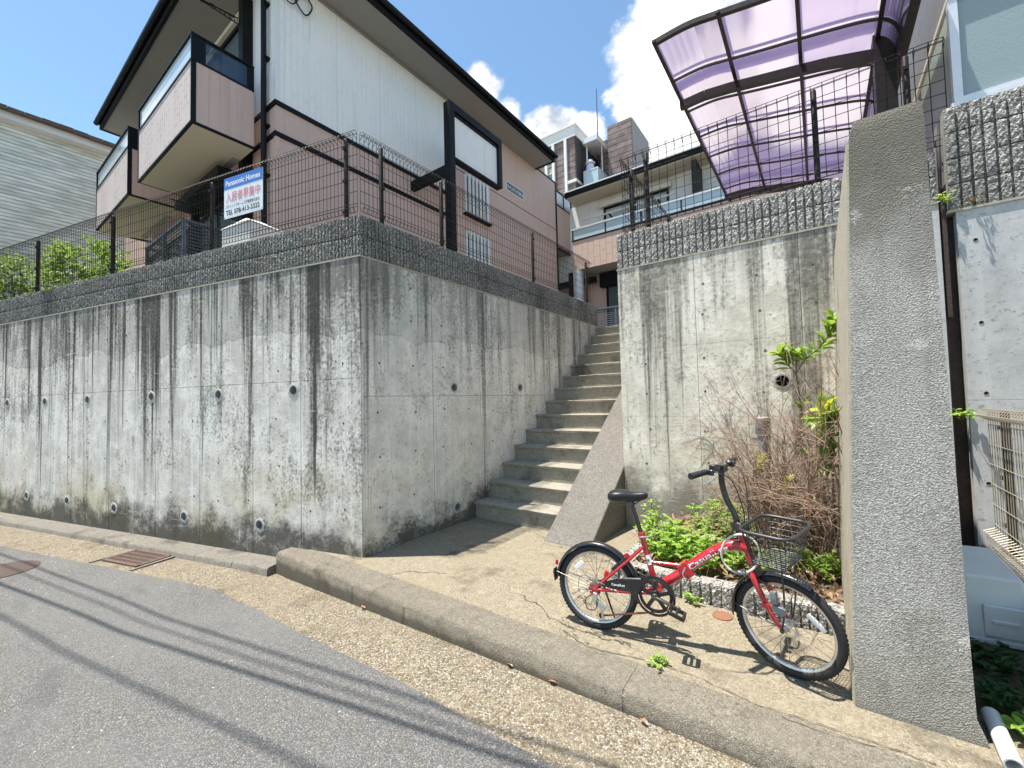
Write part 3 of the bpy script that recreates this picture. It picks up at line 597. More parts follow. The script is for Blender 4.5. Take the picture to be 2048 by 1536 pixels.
# right-hand wall
YR, XL, ZCR, ZBR = 4.65, -1.84, 2.93, 3.34
r2 = thing('retaining_wall', (XL, YR, 0), 'pale stained concrete wall behind the planting bed, right of the stairs', 'retaining wall')
MB().prism([(XL+.1, YR+.1, -.4), (.815, YR+.1, -.4), (.815, YR+.32, -.4), (XL+.32, YR+.32, -.4), (XL+.32, 7.9, -.4), (XL+.1, 7.9, -.4)], (0, 0, ZCR+.4)).build('wall_core', 'wall_right', r2)
MB().prism([(XL+.03, YR+.03, ZCR), (.82, YR+.03, ZCR), (.82, YR+.30, ZCR), (XL+.30, YR+.30, ZCR), (XL+.30, 7.9, ZCR), (XL+.03, 7.9, ZCR)], (0, 0, ZBR-ZCR-.004)).build('block_backing', 'mortar', r2)
MB().prism([(XL-.006, YR-.008, ZCR-.004), (.82, YR-.008, ZCR-.004), (.82, YR+.2, ZCR-.004), (XL+.2, YR+.2, ZCR-.004), (XL+.2, 7.9, ZCR-.004), (XL-.006, 7.9, ZCR-.004)], (0, 0, .016)).build('mortar_bed', 'mortar_pale', r2)
O2 = Vector((XL, YR, 0)); h2 = [(-.278-XL, 1.572)]
u2 = [0, .83, 1.735, 2.13, 2.662]
for a, b in zip(u2, u2[1:]):
    for c, d in ((-.3, 1.245), (1.245, 1.99), (1.99, ZCR-.004)): panel_mesh('panel', O2, Vector((1, 0, 0)), UZ, Vector((0, -1, 0)), a, b, c, d, h2, .066, .1, 'wall_right' if a < 2 else 'wall_plain', r2, .0022)
pipe(O2+Vector((h2[0][0], 0, h2[0][1])), (0, -1, 0), .066, r2, 'pvc_grey')
for a, b in ((0, 1.1), (1.1, 2.2), (2.2, 3.25)): panel_mesh('panel', Vector((XL, 7.9, 0)), Vector((0, -1, 0)), UZ, Vector((-1, 0, 0)), a, b, -.3, ZCR-.004, [], .05, .1, 'wall_right', r2)
course('rough', (XL, YR-.004, 0), (1, 0, 0), (0, -1, 0), 2.66, ZCR+.012, 2, r2)
course('rough', (XL-.004, 7.9, 0), (0, -1, 0), (-1, 0, 0), 3.24, ZCR+.012, 2, r2)
tie = MB()
for x in (-1.55, -.95, -.42, .02):
    for z in (.75, 1.12, 1.50, 1.85, 2.28, 2.62): tie.lathe((x+r.uniform(-.03, .03), YR, z+r.uniform(-.03, .03)), (0, -1, 0), [(.014, -.002), (.012, .0012), (.004, .0016)], 8)
tie.build('tie_hole', 'tie_dark', r2, kind='stuff')

# the rough-cast buttress
bt = thing('buttress', (.26, 2.54, 0), 'tall rough grey stucco buttress wall beside the bicycle', 'buttress')
def btsec(y, z):                                       # left and right edge at height z
    t = max(0, z)/2.73; return (.068+(.165-.068)*t, .462+(.420-.462)*t)
mb = MB(); zs = [-.15, 0, .03, .10, .5, 1.0, 1.5, 2.0, 2.4, 2.60, 2.68, 2.72, 2.735]; ys = [2.54+i*(YR-2.54)/10 for i in range(11)]
ring = []
for z in zs:
    l, r_ = btsec(0, z); ins = .0 if z < 2.62 else (.003 if z < 2.7 else .010 if z < 2.73 else .024); fl = .012 if 0 <= z < .05 else 0
    ring.append([(l+ins, YR+.08)]+[(l+ins, y) for y in reversed(ys[1:])]+[(l+ins*1.6, 2.54+ins*.3-fl)]+[(l+(r_-l)*k/5, 2.54-fl+ins*.4) for k in range(1, 5)]+[(r_-ins*.4+fl*2, 2.54-fl)]+[(r_-ins*.4, y) for y in ys[1:]]+[(r_-ins*.4, YR+.08)])
m = len(ring[0]); vs = [(x+.004*noise.noise(Vector((x*6, y*6, z*5))), y+.006*noise.noise(Vector((x*5, y*5+3, z*4))), z) for row, z in zip(ring, zs) for x, y in row]
mb.add(vs, [(j*m+i, j*m+(i+1) % m, (j+1)*m+(i+1) % m, (j+1)*m+i) for j in range(len(zs)-1) for i in range(m)]+[tuple((len(zs)-1)*m+i for i in range(m))])
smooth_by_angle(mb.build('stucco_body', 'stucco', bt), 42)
sp = MB(); zz = [-.05, .3, .8, 1.4, 2.0, 2.5, 2.64]; yy = [2.548+i*(YR-2.552)/8 for i in range(9)]
sp.add([(btsec(0, z)[0]-.010, y, z) for z in zz for y in yy]+[(btsec(0, z)[0]+.03, y, z) for z in zz for y in yy], [(j*9+i, j*9+i+1, (j+1)*9+i+1, (j+1)*9+i) for j in range(6) for i in range(8)]+[(j*9, (j+1)*9, 63+(j+1)*9, 63+j*9) for j in range(6)]+[(54+i, 54+i+1, 117+i+1, 117+i) for i in range(8)])
sp.build('sunlit_side', 'sunlit_tan', bt)  # thin plate over the left face, sun brightness painted in

# terraces behind the walls
struct(MB().prism([A(40, 3.05, -.32), Vector((XW-.3, C0.y+.25, 3.05)), (XW-.3, 7.86, 3.05), (XW-.3, 40, 3.05), (-60, 40, 3.05)], (0, 0, -.2)), 'terrace', 'terrace_ground')
struct(MB().prism([(XL+.31, YR+.31, 3.06), (30, YR+.31, 3.06), (30, 40, 3.06), (XL+.31, 40, 3.06)], (0, 0, -.2)), 'terrace', 'terrace_ground')
struct(MB().prism([(XW-.02, 8.2, 2.868), (XL+.4, 8.2, 2.868), (XL+.4, 40, 2.868), (XW-.02, 40, 2.868)], (0, 0, -.2)), 'path', 'step_concrete')
# ---------------------------------------------------------------- mesh fences
def fence(label, pts, z0, z1, posts, out, mat='fence_brown', pmat='fence_post', pitch=.05, rows=6, rw_=.0031, roll=.06, name='mesh_fence', pr=.024, post_bottom=None, post_top=None):
    """wire panel along the polyline pts (x, y); out = side of the rolled edges; posts = (x, y)"""
    f = thing(name, (pts[0][0], pts[0][1], z0), label, 'fence')
    P = [Vector((x, y, 0)) for x, y in pts]; mb = MB(); o = Vector((*out, 0)).normalized()
    for a, b in zip(P, P[1:]):
        L = (b-a).length; n = max(2, int(L/pitch))
        for i in range(n+1):
            p = a+(b-a)*(i/n); j = .0015*math.sin(i*1.7)
            path = [(0, z0+.085), (roll*.9, z0+.055), (roll*.55, z0+.012), (0, z0+.03), (j, (z0+z1)*.5), (0, z1-.085), (0, z1-.02), (roll*.45, z1), (roll*.95, z1-.045), (0, z1-.085)]
            mb.tube([p+o*d+Vector((0, 0, z)) for d, z in path], rw_, 4, cap=False)
        for k in range(rows): z = z0+.115+(z1-z0-.23)*k/(rows-1); mb.tube([a+o*.004+Vector((0, 0, z)), b+o*.004+Vector((0, 0, z))], rw_*1.05, 4)
        for d, z in ((roll*.9, z0+.055), (roll*.55, z0+.012), (0, z0+.03), (0, z1-.02), (roll*.45, z1), (roll*.95, z1-.045)): mb.tube([a+o*d+Vector((0, 0, z)), b+o*d+Vector((0, 0, z))], rw_*1.05, 4)
    mb.build('wire_panel', mat, f, kind='stuff', fix=False)
    zb = post_bottom if post_bottom is not None else z0-.14; zt = post_top if post_top is not None else z1-.03
    for x, y in posts:
        c = Vector((x, y, 0))-o*(pr+.006); k = smooth_by_angle(MB().lathe(c, (0, 0, 1), [(pr, zb), (pr, zt), (pr*.7, zt+.012), (.002, zt+.015)], 12).build('post', pmat, f), 50)
        for z in (zt-.10, (zb+zt)*.5+.05, zb+.22): MB().obox(c+o*(pr+.004)+Vector((0, 0, z)), o*.008, o.cross(UZ)*.016, UZ*.014).build('clip', pmat, k)
    return f
FA = -.085                                              # fences stand just behind the block face
def Axy(u, out=FA): p = A(u, 0, out); return (p.x, p.y)
fence('dark wire fence on the street wall carrying the white notice board', [Axy(12.2), Axy(.10)], 3.36, 4.22, [Axy(u) for u in (.27, 2.37, 4.50, 6.60, 8.7, 10.8)], (NA.x, NA.y), post_bottom=3.2)
fence('dark wire fence stepping back along the stair side of the left wall', [(XW-.085, C0.y+.07), (XW-.085, 7.72)], 3.36, 4.20, [(XW-.085, y) for y in (2.76, 3.64, 5.69, 7.63)], (1, 0), post_bottom=3.2)
fence('dark wire fence on the wall right of the stairs, in front of the violet carport', [(XL+.06, 7.6), (XL+.06, YR+.09), (.92, YR+.09)], 3.39, 4.28, [(XL+.075, YR+.35), (-1.5, YR+.10), (.07, YR+.10), (.70, YR+.10), (XL+.075, 6.6)], (0, -1), pitch=.085, rows=7, post_bottom=3.2, post_top=4.26)

# ---------------------------------------------------------------- the notice board
sb = A(1.36, 3.635, -.01); ex, ez = -DA, UZ; SW, SH = .635, .475; so = sb+DA*.63
sg = thing('notice_board', tuple(so), 'white notice board with a blue band and red characters, tied to the wire fence', 'sign')
MB().obox(so+ex*SW/2+ez*SH/2, ex*SW/2, NA*.003, ez*SH/2).build('board', 'sign_white', sg)
MB().obox(so+ex*SW/2+ez*(SH-.067)+NA*.0035, ex*SW/2, NA*.0012, ez*.067).build('blue_band', 'sign_blue', sg)
def stext(body, size, mat, x, z, wd, nm, bold=0): return text(body, size, mat, sg, nm, so+ex*x+ez*z+NA*.0055, ex, ez, wd, bold)
stext('Panasonic Homes', .088, 'sign_white', .03, SH-.098, .57, 'band_lettering', .0022); stext('入居者募集中', .125, 'sign_red', .035, .195, .565, 'large_lettering', .0016)
stext('パナソニックホームズ不動産株式会社', .042, 'sign_black', .03, .118, .56, 'small_lettering', .0004); stext('TEL 078-413-3322', .078, 'sign_black', .035, .035, .555, 'number_lettering', .0016)
for x in (.012, SW-.012):
    for z in (.012, SH-.012): MB().lathe(so+ex*x+ez*z+NA*.003, NA, [(.006, 0), (.005, .003), (.002, .004)], 8).build('eyelet', 'sign_black', sg)

# ---------------------------------------------------------------- apartment building A (left, two storeys)
XA, YA, YA2, ZS = -6.66, 3.055, 11.80, 8.45
ba = thing('apartment_building', (XA, YA, 3.05), 'two-storey apartment building with white and brown siding, black trim and two balconies', 'building')
# long side wall (facing the stairs)
box('wall_lower', (XA-.30, YA, 3.0), (XA, 7.0, 6.17), 'siding_pink_y', ba); box('wall_upper', (XA-.30, YA, 6.17), (XA-.004, 7.0, ZS), 'siding_white_y', ba)
box('wall_rear', (XA-.30, 7.0, 3.0), (XA, YA2, 6.93), 'siding_pink_y', ba); box('wall_rear_upper', (XA-.30, 7.0, 6.955), (XA, YA2, ZS+.06), 'siding_pink_y', ba)
box('joint_groove', (XA-.30, 7.0, 6.93), (XA-.012, YA2, 6.955), 'black_trim', ba)  # black strip set back in the joint between wall bands
for z in (6.20, 5.70): box('trim_band', (XA-.1, YA-.02, z-.035), (XA+.028, 7.0, z+.035), 'black_trim', ba); box('trim_band', (-7.5, YA-.028, z-.035), (XA+.026, YA+.1, z+.035), 'black_trim', ba)
box('corner_trim', (XA-.1, YA2-.05, 5.0), (XA+.02, YA2+.02, ZS+.06), 'black_trim', ba); box('top_trim', (XA-.1, 8.8, ZS+.03), (XA+.015, YA2, ZS+.075), 'black_trim', ba)
# front (street side)
box('front_lower', (-15.2, YA-.004, 3.0), (XA-.302, YA+.30, 6.17), 'siding_pink_x', ba); box('front_upper', (-15.2, YA, 6.17), (XA-.302, YA+.30, ZS), 'siding_white_x', ba)
box('back_wall', (-15.2, YA2-.3, 3.0), (XA-.31, YA2-.002, ZS), 'siding_white_x', ba); box('end_wall', (-15.5, YA, 3.0), (-15.2, YA2, ZS), 'siding_pink_y', ba)
box('corner_strip', (XA-.05, YA-.012, 3.0), (XA+.012, YA+.05, 5.66), 'siding_pink_x', ba); box('corner_strip', (XA-.05, YA-.012, 6.24), (XA+.012, YA+.05, ZS), 'white_paint', ba)
# roof: soffit, fascia, low hip
RX0, RX1, RY0, RY1, RZ = -14.15, -5.98, 2.28, 10.62, 8.45
rf = MB(); rf.box((RX0+.06, RY0+.06, ZS), (RX1-.06, RY1-.02, ZS+.03)); rfo = rf.build('soffit', 'soffit', ba)
fz0, fz1 = ZS-.02, ZS+.17
rm = MB(); hip = 2.3
lo = [(RX0, RY0, fz1), (RX1, RY0, fz1), (RX1, RY1, fz1), (RX0, RY1, fz1)]; rm.add(lo+[(RX0+hip*1.6, (RY0+RY1)/2, fz1+1.5), (RX1-hip*1.6, (RY0+RY1)/2, fz1+1.5)], [(0, 1, 5, 4), (1, 2, 5), (2, 3, 4, 5), (3, 0, 4), (3, 2, 1, 0)])
roof = rm.build('roof', 'roof_edge', ba)
for nm, a, b in (('x', (RX0, RY0, fz0), (RX1, RY0+.05, fz1-.002)), ('x', (RX0, RY1-.05, fz0), (RX1, RY1, fz1-.002)), ('y', (RX1-.05, RY0+.05, fz0), (RX1, RY1-.05, fz1-.002)), ('y', (RX0, RY0+.05, fz0), (RX0+.05, RY1-.05, fz1-.002))): box('fascia', a, b, 'roof_edge', roof)
smooth_by_angle(MB().tube([(RX0-.02, RY0-.055, fz1-.05), (RX1+.05, RY0-.055, fz1-.05)], .055, 10).build('gutter', 'black_pipe', roof)); smooth_by_angle(MB().tube([(RX1+.055, RY0-.05, fz1-.05), (RX1+.055, RY1, fz1-.05)], .055, 10).build('gutter', 'black_pipe', roof))
box('cornice', (XA-.02, YA+.01, ZS-.05), (XA+.03, 8.6, ZS-.004), 'soffit', ba)
# downpipe, black post, conduit
dp = smooth_by_angle(MB().tube([(-6.90, YA-.075, 3.1), (-6.90, YA-.075, 8.2), (-6.90, YA-.25, 8.32), (-6.90, RY0+.1, 8.43)], .042, 12).build('downpipe', 'black_pipe', ba))
for z in (4.2, 5.1, 5.9, 7.0, 7.9): MB().obox((-6.90, YA-.04, z), (.055, 0, 0), (0, .05, 0), (0, 0, .018)).build('bracket', 'black_trim', dp)
box('black_post', (-7.62, YA-.16, 3.05), (-7.46, YA-.005, 8.33), 'black_trim', ba); box('black_post', (-9.95, YA-.13, 3.05), (-9.82, YA-.005, 8.33), 'black_trim', ba)
MB().obox((-6.86, YA-.09, 4.15), (.05, 0, 0), (0, .07, 0), (0, 0, .13)).build('meter_box', 'black_trim', ba, bevel=.01)
# windows on the street side, upper and lower (dark sliding sashes)
def sash(parent, x0, x1, z0, z1, y, glass='window_glass', mid=True, depth=.05, fr='black_trim', curtain=None):
    f = MB()
    for a, b in (((x0, y-.05, z0), (x0+.06, y, z1)), ((x1-.06, y-.05, z0), (x1, y, z1)), ((x0+.06, y-.05, z1-.07), (x1-.06, y, z1)), ((x0+.06, y-.05, z0), (x1-.06, y, z0+.07))): f.box(a, b)
    if mid: f.box(((x0+x1)/2-.03, y-.04, z0+.07), ((x0+x1)/2+.03, y, z1-.07))
    w_ = f.build('window', fr, parent); box('pane', (x0+.05, y-.012, z0+.05), (x1-.05, y-.006, z1-.05), glass, w_)
    return w_
sash(ba, -9.75, -7.75, 5.9, 8.15, YA-.006); sash(ba, -13.0, -10.3, 5.9, 8.15, YA-.006); sash(ba, -9.75, -7.9, 3.15, 5.15, YA-.010); sash(ba, -13.0, -10.3, 3.15, 5.15, YA-.010)
box('door_hood', (-9.7, YA-.45, 5.22), (-7.65, YA-.012, 5.36), 'black_trim', ba)
box('wall_lamp', (-9.1, YA-.09, 8.20), (-7.75, YA-.01, 8.28), 'cream_bar', ba)
def balcony(x0, x1):
    y0, y1 = 2.065, YA-.165; z0, zp, zt = 5.50, 6.42, 6.82
    b = box('balcony', (x0+.03, y0+.03, z0+.012), (x1-.03, YA-.17, z0+.10), 'soffit_balcony', ba)
    box('soffit_board', (x0+.03, y0+.03, z0+.004), (x1-.03, YA-.17, z0+.0115), 'soffit_balcony', b)
    box('front_panel', (x0+.017, y0, z0+.03), (x1-.017, y0+.05, zp), 'balcony_tile', b)
    for xa, xb in ((x1-.05, x1), (x0, x0+.05)): box('side_panel', (xa, y0+.05, z0+.04), (xb, YA-.17, zp), 'siding_pink_y', b)
    tr = MB()
    for z in (z0+.02, zp+.015, zt): tr.box((x0-.012, y0-.012, z-.013), (x1+.012, y0+.062, z+.013)); tr.box((x1-.06, y0+.062, z-.013), (x1+.012, YA-.17, z+.013)); tr.box((x0-.012, y0+.062, z-.013), (x0+.06, YA-.17, z+.013))
    tr.box((x0-.008, y0-.008, z0+.03), (x0+.016, y0+.054, zt-.012)); tr.box((x1-.016, y0-.008, z0+.03), (x1+.008, y0+.054, zt-.012))
    tr.box((x1-.04, y0+.054, zp+.03), (x1+.006, y0+.17, zt-.02)); tr.box((x1-.04, YA-.26, zp+.03), (x1+.006, YA-.172, zt-.02))
    tr.build('black_frame', 'black_trim', b)
    box('glass_panel', (x0+.02, y0+.016, zp+.028), (x1-.02, y0+.024, zt-.012), 'balcony_sky_glass', b); box('glass_panel', (x1-.02, y0+.17, zp+.036), (x1-.012, YA-.26, zt-.02), 'balcony_glass', b)
    box('downlight', (x0+.3, y0+.7, z0-.004), (x1-.5, y0+.82, z0+.004), 'soffit', b)
    return b
balcony(-9.65, -7.01); balcony(-12.98, -10.35)
# drying-pole arms
def arm(x, y, z, L=.55):
    mb = MB(); mb.tube([(x, y, z), (x-.03, y-L, z-.06)], .011, 6); mb.tube([(x, y, z-.10), (x-.03, y-L, z-.06)], .009, 6)
    for k in range(4): p = Vector((x-.006*k-.006, y-.14*k-.08, z-.05)); mb.tube([p+Vector((0, .04*math.cos(t), .035*math.sin(t))) for t in [2*math.pi*i/10 for i in range(10)]], .007, 5, closed=True)
    mb.build('pole_arm', 'black_trim', ba)
arm(-7.66, YA-.16, 8.02); arm(-7.60, YA-.16, 4.62, .9); arm(-9.88, YA-.13, 4.62, .9)
mb = MB(); mb.tube(spline([(XA+.02, 3.35, 8.42), (XA+.05, 3.30, 8.12), (XA+.05, 3.5, 7.92), (XA+.05, 3.62, 8.15), (XA+.05, 3.45, 8.25), (XA+.04, 3.30, 8.05)], 6), .012, 6); mb.tube(spline([(XA+.03, 3.06, 8.05), (XA+.06, 3.3, 7.95), (XA+.05, 3.5, 8.42)], 6), .010, 6)
mb.build('service_cable', 'black_trim', ba)
# portal frame in front of the side wall
pf = MB(); X5 = -5.50
pf.box((X5-.16, 5.72, 3.05), (X5, 5.86, 7.27)); pf.box((X5-.16, 5.86, 7.12), (X5, 7.37, 7.27)); pf.box((X5-.16, 7.25, 6.18), (X5, 7.37, 7.12)); pf.box((X5-.15, 5.86, 6.17), (X5-.01, 7.25, 6.21)); pf.box((XA+.002, 5.74, 5.86), (X5-.16, 5.84, 6.05)); pf.box((X5-.12, 5.86, 7.06), (X5-.03, 7.25, 7.12))
p_ = pf.build('portal_frame', 'black_trim', ba); box('portal_panel', (X5-.10, 5.865, 6.212), (X5-.06, 7.248, 7.058), 'siding_white_y', p_)
# louvred windows on the side wall
def louvre_window(y0, y1, z0, z1):
    f = MB(); x = XA
    for a, b in (((x, y0, z0), (x+.06, y0+.05, z1)), ((x, y1-.05, z0), (x+.06, y1, z1)), ((x, y0+.05, z1-.05), (x+.06, y1-.05, z1)), ((x, y0+.05, z0), (x+.06, y1-.05, z0+.05))): f.box(a, b)
    w_ = f.build('window', 'white_paint', ba); box('pane', (x+.006, y0+.05, z0+.05), (x+.014, y1-.05, z1-.05), 'window_glass', w_)
    n = 6
    for k in range(n): y = y0+.12+(y1-y0-.24)*k/(n-1); box('bar', (x+.065, y-.035, z0-.03), (x+.10, y+.035, z1+.02), 'white_paint', w_, bevel=.006)
    box('bar_rail', (x+.06, y0, z1-.03), (x+.075, y1, z1), 'white_paint', w_); box('sill', (x, y0-.03, z0-.07), (x+.12, y1+.03, z0-.032), 'black_trim', w_)
louvre_window(7.36, 8.26, 5.98, 6.90); louvre_window(7.36, 8.26, 4.65, 5.52)
# name plate
pl_ = thing('name_plate', (XA+.01, 9.05, 7.2), 'small dark name plate with white katakana on the brown side wall', 'sign')
np_ = box('plate', (XA+.002, 9.06, 7.205), (XA+.022, 9.88, 7.435), 'plate_dark', pl_); f = MB()
for a, b in (((XA+.002, 9.05, 7.19), (XA+.028, 9.89, 7.208)), ((XA+.002, 9.05, 7.432), (XA+.028, 9.89, 7.45)), ((XA+.002, 9.05, 7.208), (XA+.028, 9.068, 7.432)), ((XA+.002, 9.872, 7.208), (XA+.028, 9.89, 7.432))): f.box(a, b)
f.build('border', 'sign_white', pl_); text('ウインディア本山', .115, 'sign_white', pl_, 'lettering', (XA+.0245, 9.10, 7.275), (0, 1, 0), (0, 0, 1), .74, .0022)
# rear balcony of the same building
b3 = box('balcony', (XA-1.9, YA2+.03, 6.38), (XA-.01, 12.86, 6.46), 'soffit', ba); box('side_panel', (XA-.05, YA2+.03, 6.46), (XA, 12.84, 7.80), 'siding_pink_y', b3); box('front_panel', (XA-1.9, 12.80, 6.46), (XA-.05, 12.85, 7.80), 'siding_pink_x', b3)
tr = MB(); [tr.box((XA-.06, YA2+.022, z-.02), (XA+.012, 12.87, z+.02)) for z in (6.38, 7.81, 8.28)]; tr.box((XA-.04, 12.80, 6.4), (XA+.008, 12.865, 8.26)); tr.box((XA-.03, 12.30, 7.83), (XA+.004, 12.34, 8.26)); tr.build('black_frame', 'black_trim', b3); box('glass_panel', (XA-.02, YA2+.06, 7.83), (XA-.012, 12.80, 8.26), 'rail_glass', b3)

# louvred terrace screen, white drum behind the fence
def louvre_screen(label, x0, x1, y0, y1, z0, z1, sides=True):
    t_ = thing('louvre_screen', ((x0+x1)/2, y0, z0), label, 'screen'); f = MB()
    for x in (x0, (x0+x1)/2, x1): f.box((x-.025, y0-.025, z0), (x+.025, y0+.025, z1))
    f.box((x0-.03, y0-.032, z1), (x1+.03, y0+.032, z1+.04))
    if sides:
        for x in (x0, x1): f.box((x-.025, y1-.05, z0), (x+.025, y1, z1)); f.box((x-.03, y0+.032, z1), (x+.03, y1, z1+.04))
    f.build('frame', 'slate_louvre', t_); n = int((z1-z0)/.055); sl = bpy.data.meshes.new('slat')
    me = MB().obox((0, 0, 0), ((x1-x0)/2-.03, 0, 0), (0, .014, .010), (0, -.003, .004)).mesh('slat'); me.materials.append(MATS['slate_louvre']); bpy.data.meshes.remove(sl)
    for k in range(n): link('slat', me, None, t_, Matrix.Translation(((x0+x1)/2, y0, z0+.04+k*(z1-z0-.06)/(n-1))))
    if sides:
        m2 = MB().obox((0, 0, 0), (0, (y1-y0)/2-.05, 0), (.014, 0, .010), (-.003, 0, .004)).mesh('slat'); m2.materials.append(MATS['slate_louvre'])
        for k in range(n): link('slat', m2, None, t_, Matrix.Translation((x1, (y0+y1)/2, z0+.04+k*(z1-z0-.06)/(n-1))))
    return t_
louvre_screen('slate-blue louvred terrace screen under the near balcony', -10.10, -8.12, 2.30, 2.98, 3.06, 4.46)
wd = thing('storage_bin', (-5.75, 2.32, 3.05), 'white peaked storage bin behind the notice board fence', 'bin')
bx0 = Vector((-5.80, 2.36, 3.27)); box('plinth', (-6.1, 2.2, 3.05), (-5.5, 2.55, 3.27), 'mortar', wd); MB().obox(bx0+Vector((0, 0, .22)), (.30, .05, 0), (-.04, .20, 0), (0, 0, .22)).build('body', 'white_paint', wd, bevel=.02)
p = [bx0+Vector((a*.32-b*.04, a*.05+b*.22, .44)) for a, b in ((-1, -1), (1, -1), (1, 1), (-1, 1))]; MB().add(p+[bx0+Vector((-.02, -.06, .60)), bx0+Vector((.05, .1, .58))], [(0, 1, 4), (1, 2, 5, 4), (2, 3, 5), (3, 0, 4, 5), (3, 2, 1, 0)]).build('lid', 'white_paint', wd, bevel=.012)

# ---------------------------------------------------------------- apartment building B (behind the stairs)
YB, YBW = 11.82, 12.72
bb = thing('apartment_building', (-3, YBW, 2.9), 'rear apartment block with a long pink tiled balcony and glass rail above the stairs', 'building')
box('wall_lower', (-9.5, YBW, 2.8), (6.5, YBW+.3, 5.5), 'siding_pink_x', bb); box('wall_upper', (-9.5, YBW-.004, 5.5), (6.5, YBW+.3, 7.97), 'siding_white_x', bb); box('body', (-9.5, YBW+.3, 2.8), (6.5, YBW+8, 7.97), 'siding_pink_y', bb)
rb = MB(); x0, x1, y0, y1 = -6.45, 7.0, 12.0, YBW+8.4; z = 8.16; rb.add([(x0, y0, z), (x1, y0, z), (x1, y1, z), (x0, y1, z), (x0+3, (y0+y1)/2, z+1.1), (x1-3, (y0+y1)/2, z+1.1)], [(0, 1, 5, 4), (1, 2, 5), (2, 3, 4, 5), (3, 0, 4), (3, 2, 1, 0)]); rfb = rb.build('roof', 'roof_edge', bb)
box('fascia', (x0, y0, 8.01), (x1, y0+.05, 8.158), 'roof_edge', rfb); box('fascia', (x0, y0+.05, 8.01), (x0+.05, y1, 8.158), 'roof_edge', rfb); box('flashing', (x0-.02, y0-.03, 8.16), (x1, y0+.1, 8.195), 'white_paint', rfb); box('soffit', (x0+.05, y0+.05, 7.97), (x1-.05, y1-.05, 8.01), 'soffit_balcony', rfb)
def balc_b(x0, x1, nb):
    b = box('balcony', (x0, YB+.02, 5.50), (x1, YBW-.002, 5.62), 'soffit', bb); box('front_panel', (x0+.01, YB, 5.50), (x1-.01, YB+.05, 6.42), 'far_pink', b); box('side_panel', (x0, YB+.05, 5.62), (x0+.05, YBW-.002, 6.42), 'siding_pink_y', b)
    tr = MB(); tr.box((x0-.01, YB-.02, 6.425), (x1, YB+.07, 6.465)); n = int((x1-x0)/1.05)
    for k in range(n+1): x = x0+(x1-x0-.04)*k/n; tr.box((x, YB, 6.465), (x+.035, YB+.04, 6.78))
    tr.build('rail_frame', 'black_trim', b); box('glass_panel', (x0+.01, YB+.012, 6.465), (x1-.01, YB+.022, 6.78), 'rail_glass', b); box('hand_rail', (x0-.02, YB-.02, 6.78), (x1, YB+.06, 6.83), 'white_aluminium', b)
    return b
balc_b(-6.12, 1.6, 7)
sash(bb, -5.40, -3.35, 5.75, 7.62, YBW-.006, 'curtain', fr='black_trim'); sash(bb, -1.35, .7, 5.75, 7.62, YBW-.006, 'window_glass'); sash(bb, -5.40, -3.2, 3.0, 5.2, YBW-.006, 'curtain_dark'); box('shutter_box', (-5.55, YBW-.22, 5.02), (-3.0, YBW-.008, 5.44), 'black_trim', bb); box('shutter_box', (-5.5, YBW-.16, 7.62), (-3.25, YBW-.008, 7.80), 'cream_bar', bb)
box('soffit_duct', (-9, YBW-.45, 5.16), (-5.6, YBW-.30, 5.34), 'black_trim', bb); box('party_post', (-2.55, YBW-.75, 5.62), (-2.42, YBW-.03, 7.84), 'black_trim', bb)
smooth_by_angle(MB().tube([(-6.02, YB+.14, 2.9), (-6.02, YB+.14, 5.5)], .16, 14).build('round_column', 'white_aluminium', bb)); box('black_post', (-6.35, YB+.10, 2.9), (-6.22, YB+.25, 5.5), 'black_trim', bb)
for xa, xb in ((-5.95, -3.05), (-2.2, .6)):
    y = YBW-.5; smooth_by_angle(MB().tube([(xa, y, 7.20), (xb, y, 7.20)], .030, 8).build('drying_pole', 'cream_bar', bb)); [MB().beam((x, y+.02, 7.20), (x, YBW-.01, 7.10), .03, .06).build('pole_bracket', 'black_trim', bb) for x in (xa+.9, xb-.5)]
louvre_screen('dark louvred screen at the head of the stairs', -5.75, -3.55, 11.55, 12.2, 2.88, 4.08, False)

# ---------------------------------------------------------------- building C (tall, far)
YC = 26.0
bc = thing('apartment_tower', (-13, YC, 2), 'tall brown-clad apartment block with white bands far behind the roofs', 'building')
box('main_wall', (-24, YC, -1), (-13.06, YC+7, 19.95), 'clad_brown', bc); box('parapet', (-24.1, YC-.1, 19.95), (-12.98, YC+7, 20.52), 'white_paint', bc); box('coping', (-24.2, YC-.22, 20.52), (-12.86, YC+7, 20.62), 'white_paint', bc); box('band', (-24.1, YC-.12, 19.80), (-12.95, YC-.02, 19.95), 'white_paint', bc)
for x in (-13.75, -14.75, -15.35): box('pilaster', (x-.10, YC-.14, -1), (x+.10, YC-.002, 19.80), 'white_paint', bc)
box('band', (-13.65, YC-.12, 16.55), (-12.95, YC-.01, 16.75), 'white_paint', bc); box('band', (-13.06, YC-.02, 16.55), (-12.94, YC+2.6, 16.75), 'white_paint', bc); box('side_wall', (-13.058, YC+.02, -1), (-12.99, YC+6.9, 19.94), 'clad_dark', bc); box('band', (-13.0, YC, 19.82), (-12.93, YC+6.9, 19.95), 'white_paint', bc)
for z in (18.3, 16.9, 15.5, 14.1):
    w_ = box('window', (-15.24, YC-.06, z), (-14.86, YC-.004, z+.9), 'white_paint', bc); box('pane', (-15.20, YC-.07, z+.06), (-14.90, YC-.062, z+.84), 'window_glass', w_)
box('infill', (-15.25, YC-.03, -1), (-14.85, YC-.003, 18.2), 'clad_pale', bc)
